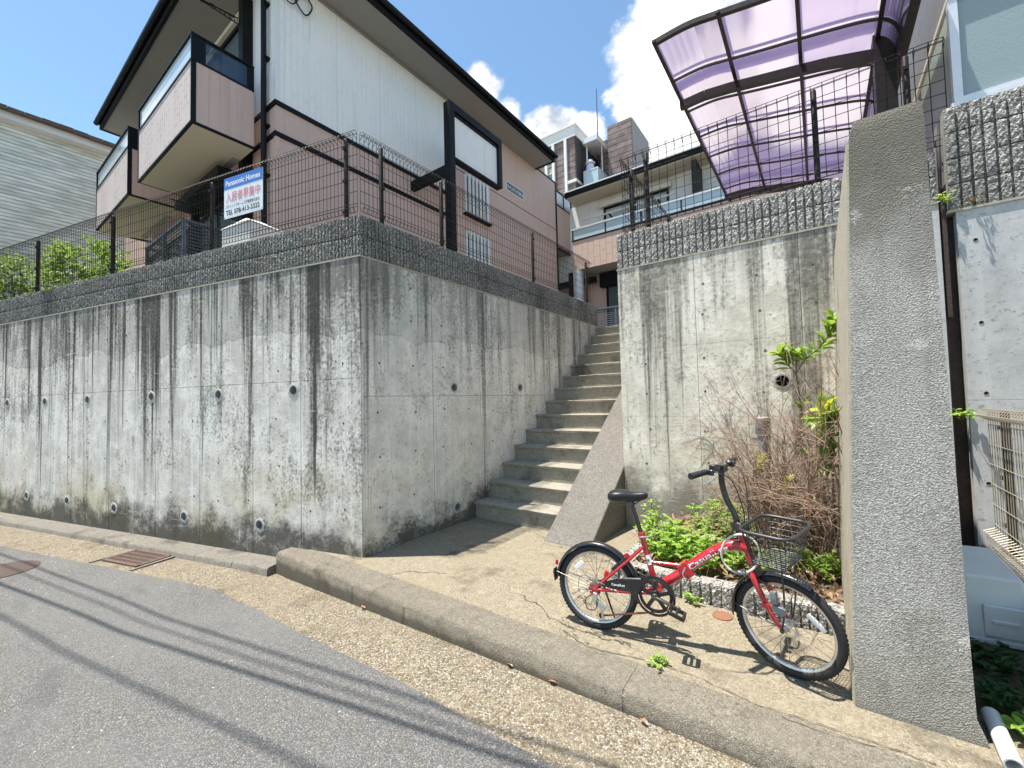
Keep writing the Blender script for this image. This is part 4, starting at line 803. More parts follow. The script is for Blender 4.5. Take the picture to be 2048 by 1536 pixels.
# balcony in the corner, and the right-hand block
YD = 28.0
box('rear_wall', (-13.0, YD+1.6, -1), (-10.9, YD+1.9, 21), 'clad_dark', bc); box('right_block', (-11.45, YD+.0, -1), (-9.72, YD+3.6, 20.85), 'clad_brown', bc); box('right_side', (-9.721, YD+.05, -1), (-9.66, YD+3.62, 20.83), 'clad_grey', bc); box('right_block_step', (-12.3, YD+.5, -1), (-11.45, YD+3, 19.9), 'clad_brown', bc)
def balc_c(z, roof=False):
    b = box('balcony', (-12.72, YC+.55, z), (-11.62, YD+1.58, z+.36), 'white_aluminium', bc)
    if not roof:
        r_ = MB(); r_.box((-12.72, YC+.55, z+1.32), (-11.62, YC+.60, z+1.40)); r_.box((-11.67, YC+.6, z+1.32), (-11.62, YD+1.2, z+1.40)); [r_.box((x, YC+.55, z+.36), (x+.05, YC+.60, z+1.32)) for x in (-12.72, -11.68)]
        r_.build('rail', 'white_aluminium', b); box('rail_glass', (-12.66, YC+.57, z+.4), (-11.7, YC+.58, z+1.3), 'rail_glass', b); box('rail_glass', (-11.65, YC+.62, z+.4), (-11.64, YD+1.1, z+1.3), 'rail_glass', b)
    return b
balc_c(16.0); balc_c(19.35, True)
smooth_by_angle(MB().tube([(-12.62, YC+1.0, 10), (-12.62, YC+1.0, 19.4)], .06, 8).build('drain_pipe', 'white_aluminium', bc)); smooth_by_angle(MB().tube([(-11.75, YC+1.6, 16.3), (-11.75, YC+1.6, 19.4)], .04, 8).build('drain_pipe', 'white_aluminium', bc))
smooth_by_angle(MB().tube([(-12.4, YC+2.5, 19.6), (-12.4, YC+2.5, 24.4)], [.05, .02], 6).build('antenna', 'black_pipe', bc))
# dark penthouse gable seen past the fence
box('low_gable', (-9.9, YC-.5, -1), (-9.0, YC+5, 15.6), 'clad_dark', bc)
lt = thing('laundry', (-12.2, YC+.85, 17.2), 'pale blue and white washing hung on the high balcony of the tower', 'laundry')
mb = MB(); mb.lathe((-12.35, YC+.9, 0), (0, 0, 1), [(.02, 17.95), (.26, 17.88), (.30, 17.6), (.22, 17.2), (.28, 16.9), (.25, 16.4)], 14); smooth_by_angle(mb.build('shirt', 'laundry_blue', lt), 60); smooth_by_angle(MB().lathe((-12.33, YC+.88, 0), (0, 0, 1), [(.03, 18.24), (.16, 18.22), (.18, 18.06), (.34, 18.0), (.34, 17.97)], 14).build('hat', 'laundry_white', lt), 50)

# ---------------------------------------------------------------- neighbour house far left
XN = -17.0
nh = thing('house', (XN, 2, 3), 'grey-green clapboard house with brown tiled eaves at far left', 'house')
box('wall', (XN-7, -6, 2.6), (XN, 10, 9.10), 'neighbour_boards', nh); e = MB(); e.box((XN-.3, -6.4, 9.10), (XN+.30, 10.4, 9.28)); e.build('eave_trim', 'white_paint', nh)
rr = MB(); rr.add([(XN+.42, -6.5, 9.28), (XN+.42, 10.5, 9.28), (XN-3.5, 10.5, 10.9), (XN-3.5, -6.5, 10.9), (XN-7.5, -6.5, 9.28), (XN-7.5, 10.5, 9.28)], [(0, 1, 2, 3), (3, 2, 5, 4), (0, 3, 4), (1, 5, 2), (0, 4, 5, 1)]); rfn = rr.build('roof', 'roof_tile_brown', nh)
tile = MB().obox((0, 0, 0), (.13, 0, -.03), (0, .145, 0), (.010, 0, .045)).mesh('roof_tile'); tile.materials.append(MATS['roof_tile_brown'])
for k in range(44): link('roof_tile', tile, None, rfn, Matrix.Translation((XN+.36, -4+k*.30, 9.33+.012*math.sin(k*5.1))))

# ---------------------------------------------------------------- carport with violet roof panes
ROOFX = ((-1.285, 5.30), (-1.1, 5.312), (-.9, 5.308), (-.65, 5.262), (-.35, 5.205), (0, 5.145), (.3, 5.09), (.5, 5.045), (.62, 5.0), (.70, 4.93), (.745, 4.82), (.755, 4.70))
def rz(x): return lerp(ROOFX, x)
cp = thing('carport', (.66, 5.6, 3.06), 'dark-framed carport with a curved translucent violet roof', 'carport')
prof = spline([(x, 0, z) for x, z in ROOFX], 3); RYS = [4.54, 5.24, 5.93, 6.62, 7.28, 7.95, 8.6, 9.12]
for i, y in enumerate(RYS):
    wd_, ht = (.05, .05) if i in (0, 7) else (.022, .022); m = MB()
    for a, b in zip(prof, prof[1:]): m.beam(a+Vector((0, y, -.01)), b+Vector((0, y, -.01)), wd_, ht)
    m.build('rib', 'carport_frame', cp)
for x in (-1.285, -.655, -.012, .62):
    z = rz(x); w_ = .036; MB().beam((x, 4.50, z-.010), (x, 9.15, z-.010), w_, .030).build('purlin', 'carport_frame', cp)
xsb = (-1.285, -.655, -.012, .755)
for j, (a, b) in enumerate(zip(xsb, xsb[1:])):
    for y0, y1 in zip(RYS, RYS[1:]):
        pts = [p for p in prof if a-.001 <= p.x <= b+.001]; pts = [Vector((a, 0, rz(a)))]+[p for p in pts if a+.02 < p.x < b-.004]+[Vector((b, 0, rz(b)))]; m = MB(); n = len(pts)
        m.add([p+Vector((0, y0+.003, .022)) for p in pts]+[p+Vector((0, y1-.003, .022)) for p in pts], [(i, i+1, n+i+1, n+i) for i in range(n-1)]); o = m.build('pane', 'carport_violet', cp, fix=False)
for y in (5.60, 8.75):
    m = MB(); q = [Vector((x, y, rz(x)-.11-.02*max(0, x))) for x in (-1.29, -1.0, -.7, -.4, -.1, .2, .60)]
    for a, b in zip(q, q[1:]): m.beam(a, b, .065, .10)
    m.build('arm', 'carport_frame', cp); box('post', (.585, y-.09, 3.0), (.745, y+.09, 5.06), 'carport_frame', cp)
gt = MB(); gt.beam((.80, 4.50, 4.83), (.80, 9.2, 4.83), .085, .11); gt.build('side_gutter', 'carport_frame', cp); MB().lathe((.80, 4.49, 4.83), (0, -1, 0), [(.05, -.25), (.075, -.2), (.075, .02), (.05, .03)], 12).build('gutter_end', 'gutter_teal', cp)

# ---------------------------------------------------------------- neighbour on the right: plain wall, blocks, sun-room window
r3 = thing('retaining_wall', (.97, 4.6, 0), 'smooth grey concrete wall at the right edge under the ribbed blocks', 'retaining wall')
YN, XN2 = 4.62, .905; ZN = 2.825
MB().box((XN2+.02, YN+.1, -.4), (4.2, YN+.4, ZN)).build('wall_core', 'wall_plain', r3)
for a, b in ((0, .9), (.9, 1.8), (1.8, 3.2)):
    for c, d in ((-.3, 1.37), (1.37, ZN)): panel_mesh('panel', Vector((XN2, YN, 0)), Vector((1, 0, 0)), UZ, Vector((0, -1, 0)), a, b, c, d, [], .04, .1, 'wall_plain', r3, .0022)
for x, z in ((1.0, 2.58), (1.0, 1.95), (1.0, 1.42), (.98, .75)): MB().lathe((x, YN-.001, z), (0, -1, 0), [(.014, -.002), (.013, .0015), (.008, -.001)], 12).build('tie_hole', 'tie_dark', r3)
MB().box((XN2-.03, YN+.03, ZN), (4.2, YN+.4, ZN+.82)).build('block_backing', 'mortar', r3); MB().box((XN2-.045, YN-.012, ZN-.004), (4.2, YN+.2, ZN+.014)).build('mortar_bed', 'mortar_pale', r3)
course('rough', (XN2-.03, YN-.004, 0), (1, 0, 0), (0, -1, 0), 3.2, ZN+.010, 4, r3)
jc = thing('joint_channel', (.86, 4.66, 0), 'dark rusty steel channel in the gap between the two walls', 'channel'); f = MB(); f.box((.822, 4.73, -.1), (.93, 4.75, 2.9)); f.box((.8235, 4.67, -.1), (.830, 4.73, 2.0)); f.build('web', 'rust_dark', jc); box('flange', (.834, 4.662, 2.02), (.862, 4.69, 2.93), 'rust_dark', jc)
nb = thing('house', (1.1, 4.75, 3.7), 'neighbouring house with a frosted sun-room window at the top right', 'house')
zb0, zb1, XH, YH = 3.705, 4.54, .955, 4.72
box('wall', (XH+.02, 5.85, 3.06), (4.5, 9, 7.5), 'siding_grey_dark', nb); box('upper_wall', (XH+.012, YH+.03, zb1+.05), (4.2, 9, 6.4), 'siding_grey_dark', nb)
fm = MB(); fm.box((XH, YH-.03, zb0), (4.2, YH+.03, zb0+.035)); fm.box((XH-.004, YH-.036, zb1), (4.2, YH+.03, zb1+.04)); fm.box((XH-.002, YH-.03, zb0+.035), (XH+.05, YH+.03, zb1)); fm.box((XH+.42, YH-.015, zb0+.035), (XH+.47, YH+.02, zb1)); fm.box((XH+.95, YH-.015, zb0+.035), (XH+1.0, YH+.02, zb1))
wf = fm.build('window_frame', 'white_aluminium', nb); box('pane', (XH+.055, YH, zb0+.03), (4.1, YH+.012, zb1+.005), 'frosted_pane', wf)
sf = MB(); sf.box((XH-.004, YH+.03, zb1), (XH+.03, 6.6, zb1+.04)); sf.build('side_rail', 'cream_bar', wf); box('side_pane', (XH+.006, YH+.034, zb0-.2), (XH+.014, 5.85, zb1), 'frosted_green', wf); box('side_sill', (XH-.006, YH+.03, zb0-.035), (XH+.02, 5.85, zb0), 'rust_dark', wf)
box('sill_board', (XH-.02, YH-.045, zb0-.035), (4.2, YH+.05, zb0-.003), 'white_aluminium', wf)
box('weather_board', (XH+.02, YH-.006, zb0-.12), (4.2, YH+.30, zb0-.04), 'clad_dark', nb)
# ---------------------------------------------------------------- the bicycle
PSI = math.atan2(.13, 1.017); BR = .255
bk = thing('bicycle', (-1.197, 2.495, 0.004), 'small red folding bicycle with a black wire front basket, parked by the buttress', 'bicycle', rot=Matrix.Rotation(PSI, 4, 'Z') @ Matrix.Rotation(R_(-3.0), 4, 'X') @ Matrix.Identity(4))
HB, HT = Vector((.872, 0, .535)), Vector((.829, 0, .672)); SA = (HT-HB).normalized(); AX = Vector((1.020, 0, BR))
STEER = Matrix.Translation(HB) @ Matrix.Rotation(R_(-24), 4, SA) @ Matrix.Translation(-HB)
def part(mb, name, mat, parent=bk, steer=False, smooth=45, bevel=0, kind=None):
    if steer: mb.v = [tuple(STEER @ Vector(p)) for p in mb.v]
    o = mb.build(name, mat, parent, local=True, bevel=bevel, kind=kind)
    if smooth: smooth_by_angle(o, smooth)
    return o
Yv = Vector((0, 1, 0))
def wheel(c, steer):
    c = Vector(c); t = MB(); t.tube([c+Vector((math.cos(a), 0, math.sin(a)))*.2335 for a in [2*math.pi*k/56 for k in range(56)]], .0215, 10, closed=True)
    ty = part(t, 'wheel', 'rubber', bk, steer, 80)
    tr = MB(); n = 72                                  # tread knobs
    for k in range(n):
        a = 2*math.pi*k/n
        for s in (-.008, .008):
            a2 = a+(.02 if s > 0 else 0); d = Vector((math.cos(a2), 0, math.sin(a2))); tr.obox(c+d*.2530+Yv*s, d*.0012, Yv*.0045, d.cross(Yv)*.006)
    part(tr, 'tread', 'rubber', ty, steer, 0, kind='stuff')
    part(MB().lathe(c, Yv, [(.2165, -.012), (.2165, .012), (.206, .011), (.203, .006), (.203, -.006), (.206, -.011)], 56, closed=True), 'rim', 'alloy', ty, steer, 60)
    part(MB().lathe(c, Yv, [(.006, -.062), (.012, -.060), (.012, -.045), (.022, -.032), (.022, -.029), (.012, -.026), (.012, .026), (.022, .029), (.022, .032), (.012, .045), (.012, .060), (.006, .062)], 16), 'hub', 'alloy', ty, steer)
    sp = MB()
    for k in range(28):
        a = 2*math.pi*k/28; s = 1 if k % 2 else -1; b = a+(.9 if (k//2) % 2 else -.9)
        sp.tube([c+Vector((math.cos(b), 0, math.sin(b)))*.02+Yv*.03*s, c+Vector((math.cos(a), 0, math.sin(a)))*.206], .0013, 4, cap=False)
    part(sp, 'spokes', 'spoke', ty, steer, 0, kind='stuff'); return ty
rwheel = wheel((0, 0, BR), False); fwheel = wheel(AX, True)
part(MB().obox(Vector((-.115, -.012, BR+.115)), Vector((.010, 0, -.010)), Yv*.003, Vector((.025, 0, .025))), 'reflector', 'reflector_white', rwheel, bevel=.003)
part(MB().obox(AX+Vector((.135, -.012, .07)), Vector((.008, 0, .010)), Yv*.004, Vector((.036, 0, -.030))), 'reflector', 'reflector_white', fwheel, True, bevel=.003)
def fender(c, a0, a1, steer, parent, R=.272):
    c = Vector(c); mb = MB(); n = 26; pr = [(-.027, -.012), (-.022, -.002), (-.010, .004), (.010, .004), (.022, -.002), (.027, -.012)]; m = len(pr); vs = []
    for lay in (0, -.0022):
        for i in range(n+1):
            a = R_(a0+(a1-a0)*i/n); d = Vector((math.cos(a), 0, math.sin(a)))
            vs += [c+d*(R+o+lay)+Yv*y for y, o in pr]
    K = (n+1)*m; fs = [(i*m+k, i*m+k+1, (i+1)*m+k+1, (i+1)*m+k) for i in range(n) for k in range(m-1)]; fs += [tuple(K+q for q in f[::-1]) for f in fs]
    fs += [(i*m, (i+1)*m, K+(i+1)*m, K+i*m) for i in range(n)]+[(i*m+m-1, K+i*m+m-1, K+(i+1)*m+m-1, (i+1)*m+m-1) for i in range(n)]
    return part(mb.add(vs, fs), 'fender', 'bike_black', parent, steer, 70)
rf_ = fender((0, 0, BR), 12, 178, False, bk); ff_ = fender(AX, 62, 188, True, bk)
st_ = MB(); [st_.tube([(0, s*.05, BR), (-.272*math.cos(R_(12)), s*.026, BR+.272*math.sin(R_(12)))], .0018, 5) for s in (-1, 1)]; part(st_, 'fender_stay', 'steel_dark', rf_)
st_ = MB(); [st_.tube([AX+Yv*s*.05, AX+Vector((-.268, s*.026, .04))], .0022, 5) for s in (-1, 1)]; part(st_, 'fender_stay', 'steel_dark', ff_, True)
part(MB().obox((-.285, 0, .285), (.004, 0, .012), (0, .026, 0), (-.006, 0, .03)), 'mud_flap', 'rubber', rf_, bevel=.003); part(MB().obox((-.276, 0, .36), (.005, 0, 0), (0, .012, 0), (0, 0, .014)), 'tail_reflector', 'reflector_red', rf_)
# frame
ft = part(MB().tube(spline([(.395, 0, .335), (.46, 0, .385), (.53, 0, .440), (.62, 0, .522), (.715, 0, .590), (.785, 0, .618), (.848, 0, .612)], 6), .0275, 16), 'frame', 'bike_red')
part(MB().tube([(.283, 0, .620), (.372, 0, .285)], .0175, 14), 'seat_tube', 'bike_red', ft); part(MB().tube([(.335, 0, .455), (.52, 0, .462)], .0125, 10), 'stay_tube', 'bike_red', ft); part(MB().tube([tuple(HB-SA*.008), tuple(HT+SA*.012)], .0225, 16), 'head_tube', 'bike_red', ft)
part(MB().lathe((.370, 0, .290), (0, 1, 0), [(.024, -.036), (.024, .036)], 16), 'bottom_bracket', 'bike_red', ft)
for s in (-1, 1):
    part(MB().tube(spline([(0, s*.062, .256), (.06, s*.058, .262), (.22, s*.045, .275), (.36, s*.022, .288)], 4), .0105, 10), 'chain_stay', 'bike_red', ft); part(MB().tube(spline([(0, s*.062, .256), (.10, s*.055, .352), (.24, s*.035, .486), (.30, s*.012, .545)], 4), .0088, 10), 'seat_stay', 'bike_red', ft)
    part(MB().obox((.0, s*.064, .252), (.028, 0, .006), (0, .004, 0), (-.004, 0, .020)), 'dropout', 'bike_red', ft, bevel=.003)
hg = MB(); hg.obox((.524, 0, .437), (.012, 0, .010), (0, .034, 0), (-.026, 0, .034)); hg.obox((.545, 0, .456), (.012, 0, .010), (0, .034, 0), (-.026, 0, .034)); part(hg, 'hinge', 'bike_red', ft, bevel=.005)
part(MB().tube(spline([(.54, -.040, .405), (.52, -.046, .428), (.535, -.044, .47)], 4), .0045, 6), 'hinge_lever', 'alloy', ft)
part(MB().lathe((.286, 0, .608), Vector((-.26, 0, .966)), [(.022, -.022), (.022, .016), (.018, .018)], 14), 'seat_clamp', 'bike_red', ft); part(MB().tube([(.278, -.025, .598), (.33, -.03, .612), (.355, -.03, .620)], [.005, .004, .003], 6), 'quick_release', 'alloy', ft)
stc = part(MB().lathe((.324, 0, .470), Vector((-.26, 0, .966)), [(.0180, -.028), (.0180, .028)], 14), 'maker_sticker', 'decal_white', ft)
part(MB().lathe((.3245, -.0182, .470), (0, -1, 0), [(.008, 0), (.008, .001), (.005, .001), (.005, 0)], 12), 'sticker_emblem', 'plastic_grey', stc)
# lettering along the main tube: CasualLeg
TU = [Vector((.555, 0, .464)), Vector((.62, 0, .522)), Vector((.715, 0, .590)), Vector((.775, 0, .614))]
def tube_text(x, y):
    k = x/.255; seg = min(2, int(k*3)) if k < 1 else 2; s_ = [0, .087, .204, .27]; d = x*(.27/.255)
    seg = 0 if d < s_[1] else 1 if d < s_[2] else 2; a, b = TU[seg], TU[seg+1]; t = (d-s_[seg])/(s_[seg+1]-s_[seg]); p = a+(b-a)*t; tg = (TU[min(seg+1, 3)]-TU[seg]).normalized(); up = Vector((-tg.z, 0, tg.x))
    v = y-.013; return p+up*v+Vector((0, -math.sqrt(max(1e-6, .0285**2-v*v))-.0012, 0))
def bike_text(body, size, wd, bend, name, parent, mat='decal_white', bold=0):
    Mb = W[bk]; return text(body, size, mat, parent, name, (0, 0, 0), (1, 0, 0), (0, 0, 1), wd, bold, bend=lambda x, y: Mb @ bend(x, y))
bike_text('CasualLeg', .040, .235, tube_text, 'lettering', ft, bold=.0004)
# saddle, post
part(MB().tube([(.288, 0, .600), (.226, 0, .800)], .0135, 12), 'seat_post', 'bike_black')
sd = MB(); rows = [(.085, .040, .015, .838), (.100, .068, .040, .846), (.135, .083, .052, .850), (.18, .074, .050, .852), (.225, .048, .042, .850), (.27, .030, .034, .852), (.31, .022, .026, .860), (.330, .012, .012, .862)]; N = 16; vs = []
for x, hw, hh, zc in rows:
    for k in range(N):
        a = 2*math.pi*k/N; cy, cz = math.cos(a), math.sin(a); zz = cz*hh*(.72 if cz > 0 else 1.0); vs.append((x, hw*math.copysign(abs(cy)**.8, cy), zc-.006+zz*.8+(.0 if cz > 0 else -.012)))
sd.add(vs, [(i*N+k, i*N+(k+1) % N, (i+1)*N+(k+1) % N, (i+1)*N+k) for i in range(len(rows)-1) for k in range(N)]+[tuple(range(N)), tuple((len(rows)-1)*N+k for k in range(N))])
so_ = part(sd, 'saddle', 'saddle_vinyl', smooth=80); so_.modifiers.new('s', 'SUBSURF').levels = 2; so_.modifiers['s'].render_levels = 2
rl = MB(); [rl.tube([(.12, s*.035, .80), (.17, s*.022, .786), (.25, s*.022, .79), (.29, s*.012, .82)], .0035, 6) for s in (-1, 1)]; rl.obox((.222, 0, .792), (.018, 0, 0), (0, .03, 0), (0, 0, .016)); part(rl, 'saddle_rails', 'steel_dark', so_)
# drive train (right side = -y)
BB = Vector((.370, 0, .290)); yc = -.062
part(MB().lathe(BB+Yv*yc, Yv, [(.078, -.003), (.092, -.003), (.096, -.0015), (.096, .0015), (.092, .003), (.078, .003)], 48, closed=True), 'chainring', 'bike_black')
ar = MB()
for k in range(5): a = R_(72*k+20); d = Vector((math.cos(a), 0, math.sin(a))); ar.obox(BB+Yv*yc+d*.05, d*.034, Yv*.004, d.cross(Yv)*.011)
ar.lathe(BB+Yv*yc, Yv, [(.028, -.006), (.028, .006)], 18); part(ar, 'chainring_spider', 'bike_black', bevel=.002)
for rr_, nm in ((.104, 'guard_ring'),): part(MB().lathe(BB+Yv*(yc-.012), Yv, [(.098, -.0015), (.112, -.0015), (.112, .0015), (.098, .0015)], 48, closed=True), nm, 'bike_black')
gp = [(.070, .292), (.072, .322), (.15, .352), (.25, .366), (.305, .374), (.335, .402), (.356, .408), (.335, .385), (.300, .335), (.268, .28), (.285, .235), (.268, .228), (.250, .255), (.225, .288), (.15, .284)]
gd = part(MB().prism([(x, yc-.015, z) for x, z in gp], (0, -.003, 0)), 'chain_guard', 'bike_black', smooth=0)
part(MB().prism([(x, yc-.0185, z) for x, z in [(.20, .360), (.29, .372), (.29, .376), (.20, .364)]], (0, .012, 0)), 'guard_edge', 'alloy', gd, smooth=0)
bike_text('CasualLeg', .020, .082, lambda x, y: Vector((.115+x, yc-.0190, .308+y+x*.06)), 'guard_lettering', gd, bold=.0004)
cr = MB(); e_ = Vector((.497, -.096, .252)); cr.beam(BB+Yv*-.082, e_, .014, .024, up=(0, 1, 0)); cr.lathe(BB+Yv*-.082, Yv, [(.018, -.012), (.018, .010)], 14); cr.lathe(e_, Yv, [(.014, -.008), (.014, .008)], 12); part(cr, 'crank_arm', 'steel_dark', bevel=.003); part(MB().lathe(BB+Yv*-.0945, Yv, [(.007, -.001), (.007, .001)], 10), 'crank_bolt', 'rust')
cl_ = MB(); e2 = Vector((.243, .096, .328)); cl_.beam(BB+Yv*.07, e2, .014, .024, up=(0, 1, 0)); part(cl_, 'crank_arm', 'steel_dark', bevel=.003)
def pedal(c, s):
    c = Vector(c)+Yv*s*.055; m = MB(); t = R_(-18); u = Vector((math.cos(t), 0, math.sin(t))); n = Vector((-math.sin(t), 0, math.cos(t)))
    for k in (-1, 1): m.obox(c+u*.038*k, u*.008, Yv*.042, n*.012); m.obox(c+Yv*.040*k, u*.038, Yv*.006, n*.011)
    m.obox(c, u*.006, Yv*.045, n*.008); p = part(m, 'pedal', 'bike_black', bevel=.003)
    for k in (-1, 1): part(MB().obox(c+u*.0468*k, u*.001, Yv*.024, n*.006), 'pedal_reflector', 'reflector_orange', p)
pedal(e_, -1); pedal(e2, 1)
ch = MB(); ch.tube([(.37, yc, .382), (.20, yc+.006, .320), (.02, yc+.012, .288)], .0035, 6); lo_ = [Vector((.37, yc, .198)), Vector((.20, yc+.004, .150)), Vector((.045, yc+.01, .105))]; ch.tube(lo_, .0038, 6)
for k in range(40):
    t = k/39; p = lo_[0].lerp(lo_[2], t); ch.obox(p, Vector((.0032, 0, .0009)), Yv*.0045, Vector((0, 0, .0045)))
part(ch, 'chain', 'chain_rust', smooth=0)
part(MB().lathe((0, -.050, BR), Yv, [(.02, .012), (.036, .010), (.040, .006), (.034, 0), (.028, -.004), (.020, -.008)], 24), 'sprocket_cluster', 'rust_dark')
dr = MB(); dr.obox((.012, -.078, .215), (.012, 0, -.004), (0, .012, 0), (.004, 0, .03)); dr.obox((.042, -.074, .175), (.030, 0, -.020), (0, .010, 0), (.012, 0, .014)); dr.obox((.05, -.066, .130), (.008, 0, 0), (0, .006, 0), (-.006, 0, .04)); part(dr, 'derailleur', 'alloy', bevel=.004)
dj = MB(); [dj.lathe(p, Yv, [(.018, -.004), (.018, .004)], 14) for p in ((.055, -.060, .158), (.045, -.060, .108))]; part(dj, 'jockey_wheels', 'bike_black')
part(MB().tube(spline([(.0, -.075, .235), (-.045, -.09, .20), (-.035, -.09, .145), (.015, -.09, .15), (.025, -.085, .20)], 5), .0035, 6), 'derailleur_guard', 'steel_dark')
part(MB().tube(spline([(-.01, -.075, .25), (-.09, -.08, .24), (-.08, -.07, .33), (.03, -.07, .31), (.16, -.062, .262)], 6), .0028, 6), 'gear_cable', 'spoke')
part(MB().tube([(.02, .075, .235), (.085, .125, -.002)], [.008, .006], 8), 'kickstand', 'bike_black')
bb_ = MB(); bb_.obox((.155, -.035, .425), (.045, 0, .042), (0, .012, 0), (-.008, 0, .009)); part(bb_, 'rear_brake', 'bike_black', bevel=.004); part(MB().obox((.20, -.03, .482), (.012, 0, .006), (0, .008, 0), (-.005, 0, .012)), 'brake_pad', 'reflector_red', bevel=.003); part(MB().obox((.075, -.045, .358), (.012, 0, -.004), (0, .01, 0), (.004, 0, .018)), 'side_reflector', 'reflector_red', bevel=.004)
# fork and steering
fk = MB(); crown = HB-SA*.02; fk.lathe(crown, SA, [(.024, -.012), (.028, 0), (.024, .014)], 16)
for s in (-1, 1): fk.tube(spline([crown+Yv*s*.012, crown+Yv*s*.045-SA*.03, Vector((.935, s*.052, .385)), Vector((.985, s*.054, .290)), AX+Yv*s*.056], 5), [.0165]*6+[.0155]*5+[.013]*5+[.011]*4+[.009], 12)
fo = part(fk, 'fork', 'bike_red', bk, True); part(MB().obox(Vector((.965, -.075, .365)), Vector((.030, 0, .004)), Yv*.003, Vector((0, 0, .010))), 'lamp_bracket', 'bike_red', fo, True, bevel=.002)
part(MB().lathe(AX, Yv, [(.010, -.075), (.010, .075)], 12), 'axle_nut', 'steel_dark', fo, True)
hp = MB(); hp.tube(spline([HT+SA*.01, HT+SA*.05, Vector((.790, 0, .800)), Vector((.757, 0, .865)), Vector((.738, 0, .960)), Vector((.742, 0, 1.035))], 5), .0165, 14); hpo = part(hp, 'handle_post', 'bike_black', bk, True)
hs = MB(); hs.lathe(HT, SA, [(.026, .010), (.030, .014), (.030, .024), (.024, .030)], 18); hs.obox(HT+SA*.055, Vector((.028, 0, .006)), Yv*.026, SA*.022); hs.obox(HT+SA*.065+Vector((.03, -.02, .0)), Vector((.022, 0, -.01)), Yv*.008, SA*.010); part(hs, 'post_hinge', 'steel_dark', hpo, True, bevel=.004); part(MB().lathe(HB, SA, [(.026, -.006), (.027, .006), (.024, .010)], 16), 'headset', 'steel_dark', fo, True)
SM = Vector((.744, 0, 1.040))
hb = MB(); hb.tube(spline([SM+Vector((-.04, -.25, .0)), SM+Vector((-.02, -.15, .004)), SM+Vector((0, -.04, .002)), SM+Vector((0, .04, .002)), SM+Vector((-.02, .15, .004)), SM+Vector((-.04, .22, -.008))], 5), .0112, 12); hb.obox(SM, (.022, 0, 0), Yv*.024, (0, 0, .020)); hbo = part(hb, 'handlebar', 'bike_black', hpo, True)
for s in (-1, 1):
    part(MB().tube([SM+Vector((-.041, s*.265 if s < 0 else .235, 0)), SM+Vector((-.020, s*.15, .003))], [.0175, .0165], 14), 'grip', 'rubber', hbo, True)
    lv = MB(); lv.obox(SM+Vector((.0, s*.125, 0)), (.018, 0, 0), Yv*.018, (0, 0, .016)); part(lv, 'lever_mount', 'bike_black', hbo, True, bevel=.005)
    part(MB().tube(spline([SM+Vector((.012, s*.12, -.004)), SM+Vector((.035, s*.15, -.018)), SM+Vector((.025, s*.22, -.035)), SM+Vector((.012, s*.24, -.04))], 4), .0052, 8), 'brake_lever', 'alloy', hbo, True)
    part(MB().tube(spline([SM+Vector((.02, s*.11, 0)), SM+Vector((.085, s*.07, -.05)), SM+Vector((.115, s*.03, -.22)), SM+Vector((.11, s*.02, -.36)), HB+Vector((.02, s*.02, .02))], 5), .0027, 6), 'brake_cable', 'rubber', hbo, True)
part(MB().obox(SM+Vector((-.005, -.085, .022)), (.016, 0, 0), Yv*.022, (0, 0, .012)), 'gear_shifter', 'bike_black', hbo, True, bevel=.005); part(MB().lathe(SM+Vector((.01, .07, .018)), (0, 0, 1), [(.018, 0), (.018, .008), (.010, .015), (.002, .017)], 14), 'bell', 'steel_dark', hbo, True)
# basket
def brim(z, x0, x1, hw, rc, n=6):
    p = []
    for cx, cy, a0 in ((x1-rc, hw-rc, 0), (x0+rc, hw-rc, 90), (x0+rc, -hw+rc, 180), (x1-rc, -hw+rc, 270)): p += [Vector((cx+rc*math.cos(R_(a0+90*k/n)), cy+rc*math.sin(R_(a0+90*k/n)), z)) for k in range(n+1)]
    return p
top, bot = brim(.760, .872, 1.118, .160, .06), brim(.590, .910, 1.075, .125, .04); NB = len(top)
bs = part(MB().tube(top, .0085, 8, closed=True), 'basket', 'basket_wire', bk, True)
bw_ = MB()
for z in (.73, .70, .67, .64, .615, .592):
    t = (.760-z)/.17; bw_.tube([a.lerp(b, t) for a, b in zip(top, bot)], .0017 if z > .595 else .003, 5, closed=True)
def along(poly, n):
    L = [0]
    for i in range(len(poly)): L.append(L[-1]+(poly[(i+1) % len(poly)]-poly[i]).length)
    out = []
    for k in range(n):
        s_ = L[-1]*k/n; i = max(j for j in range(len(poly)) if L[j] <= s_); t = (s_-L[i])/max(1e-6, L[i+1]-L[i]); out.append(poly[i].lerp(poly[(i+1) % len(poly)], t))
    return out
for a, b in zip(along(top, 40), along(bot, 40)): bw_.tube([a, b], .0016, 5)
for k in range(9): x = .918+k*.018; bw_.tube([(x, -.118, .591), (x, .118, .591)], .0015, 5)
for k in range(11): y = -.115+k*.023; bw_.tube([(.914, y, .592), (1.07, y, .592)], .0015, 5)
part(bw_, 'basket_mesh', 'basket_wire', bs, True, 0, kind='stuff')
bst = MB(); [bst.tube(spline([AX+Yv*s*.068, AX+Vector((.02, s*.075, .12)), Vector((1.045, s*.085, .575)), Vector((1.03, s*.06, .588))], 4), .0040, 6) for s in (-1, 1)]; bst.tube([HB+Vector((.02, 0, .06)), (.91, 0, .62)], .006, 6); part(bst, 'basket_stay', 'basket_wire', bs, True)
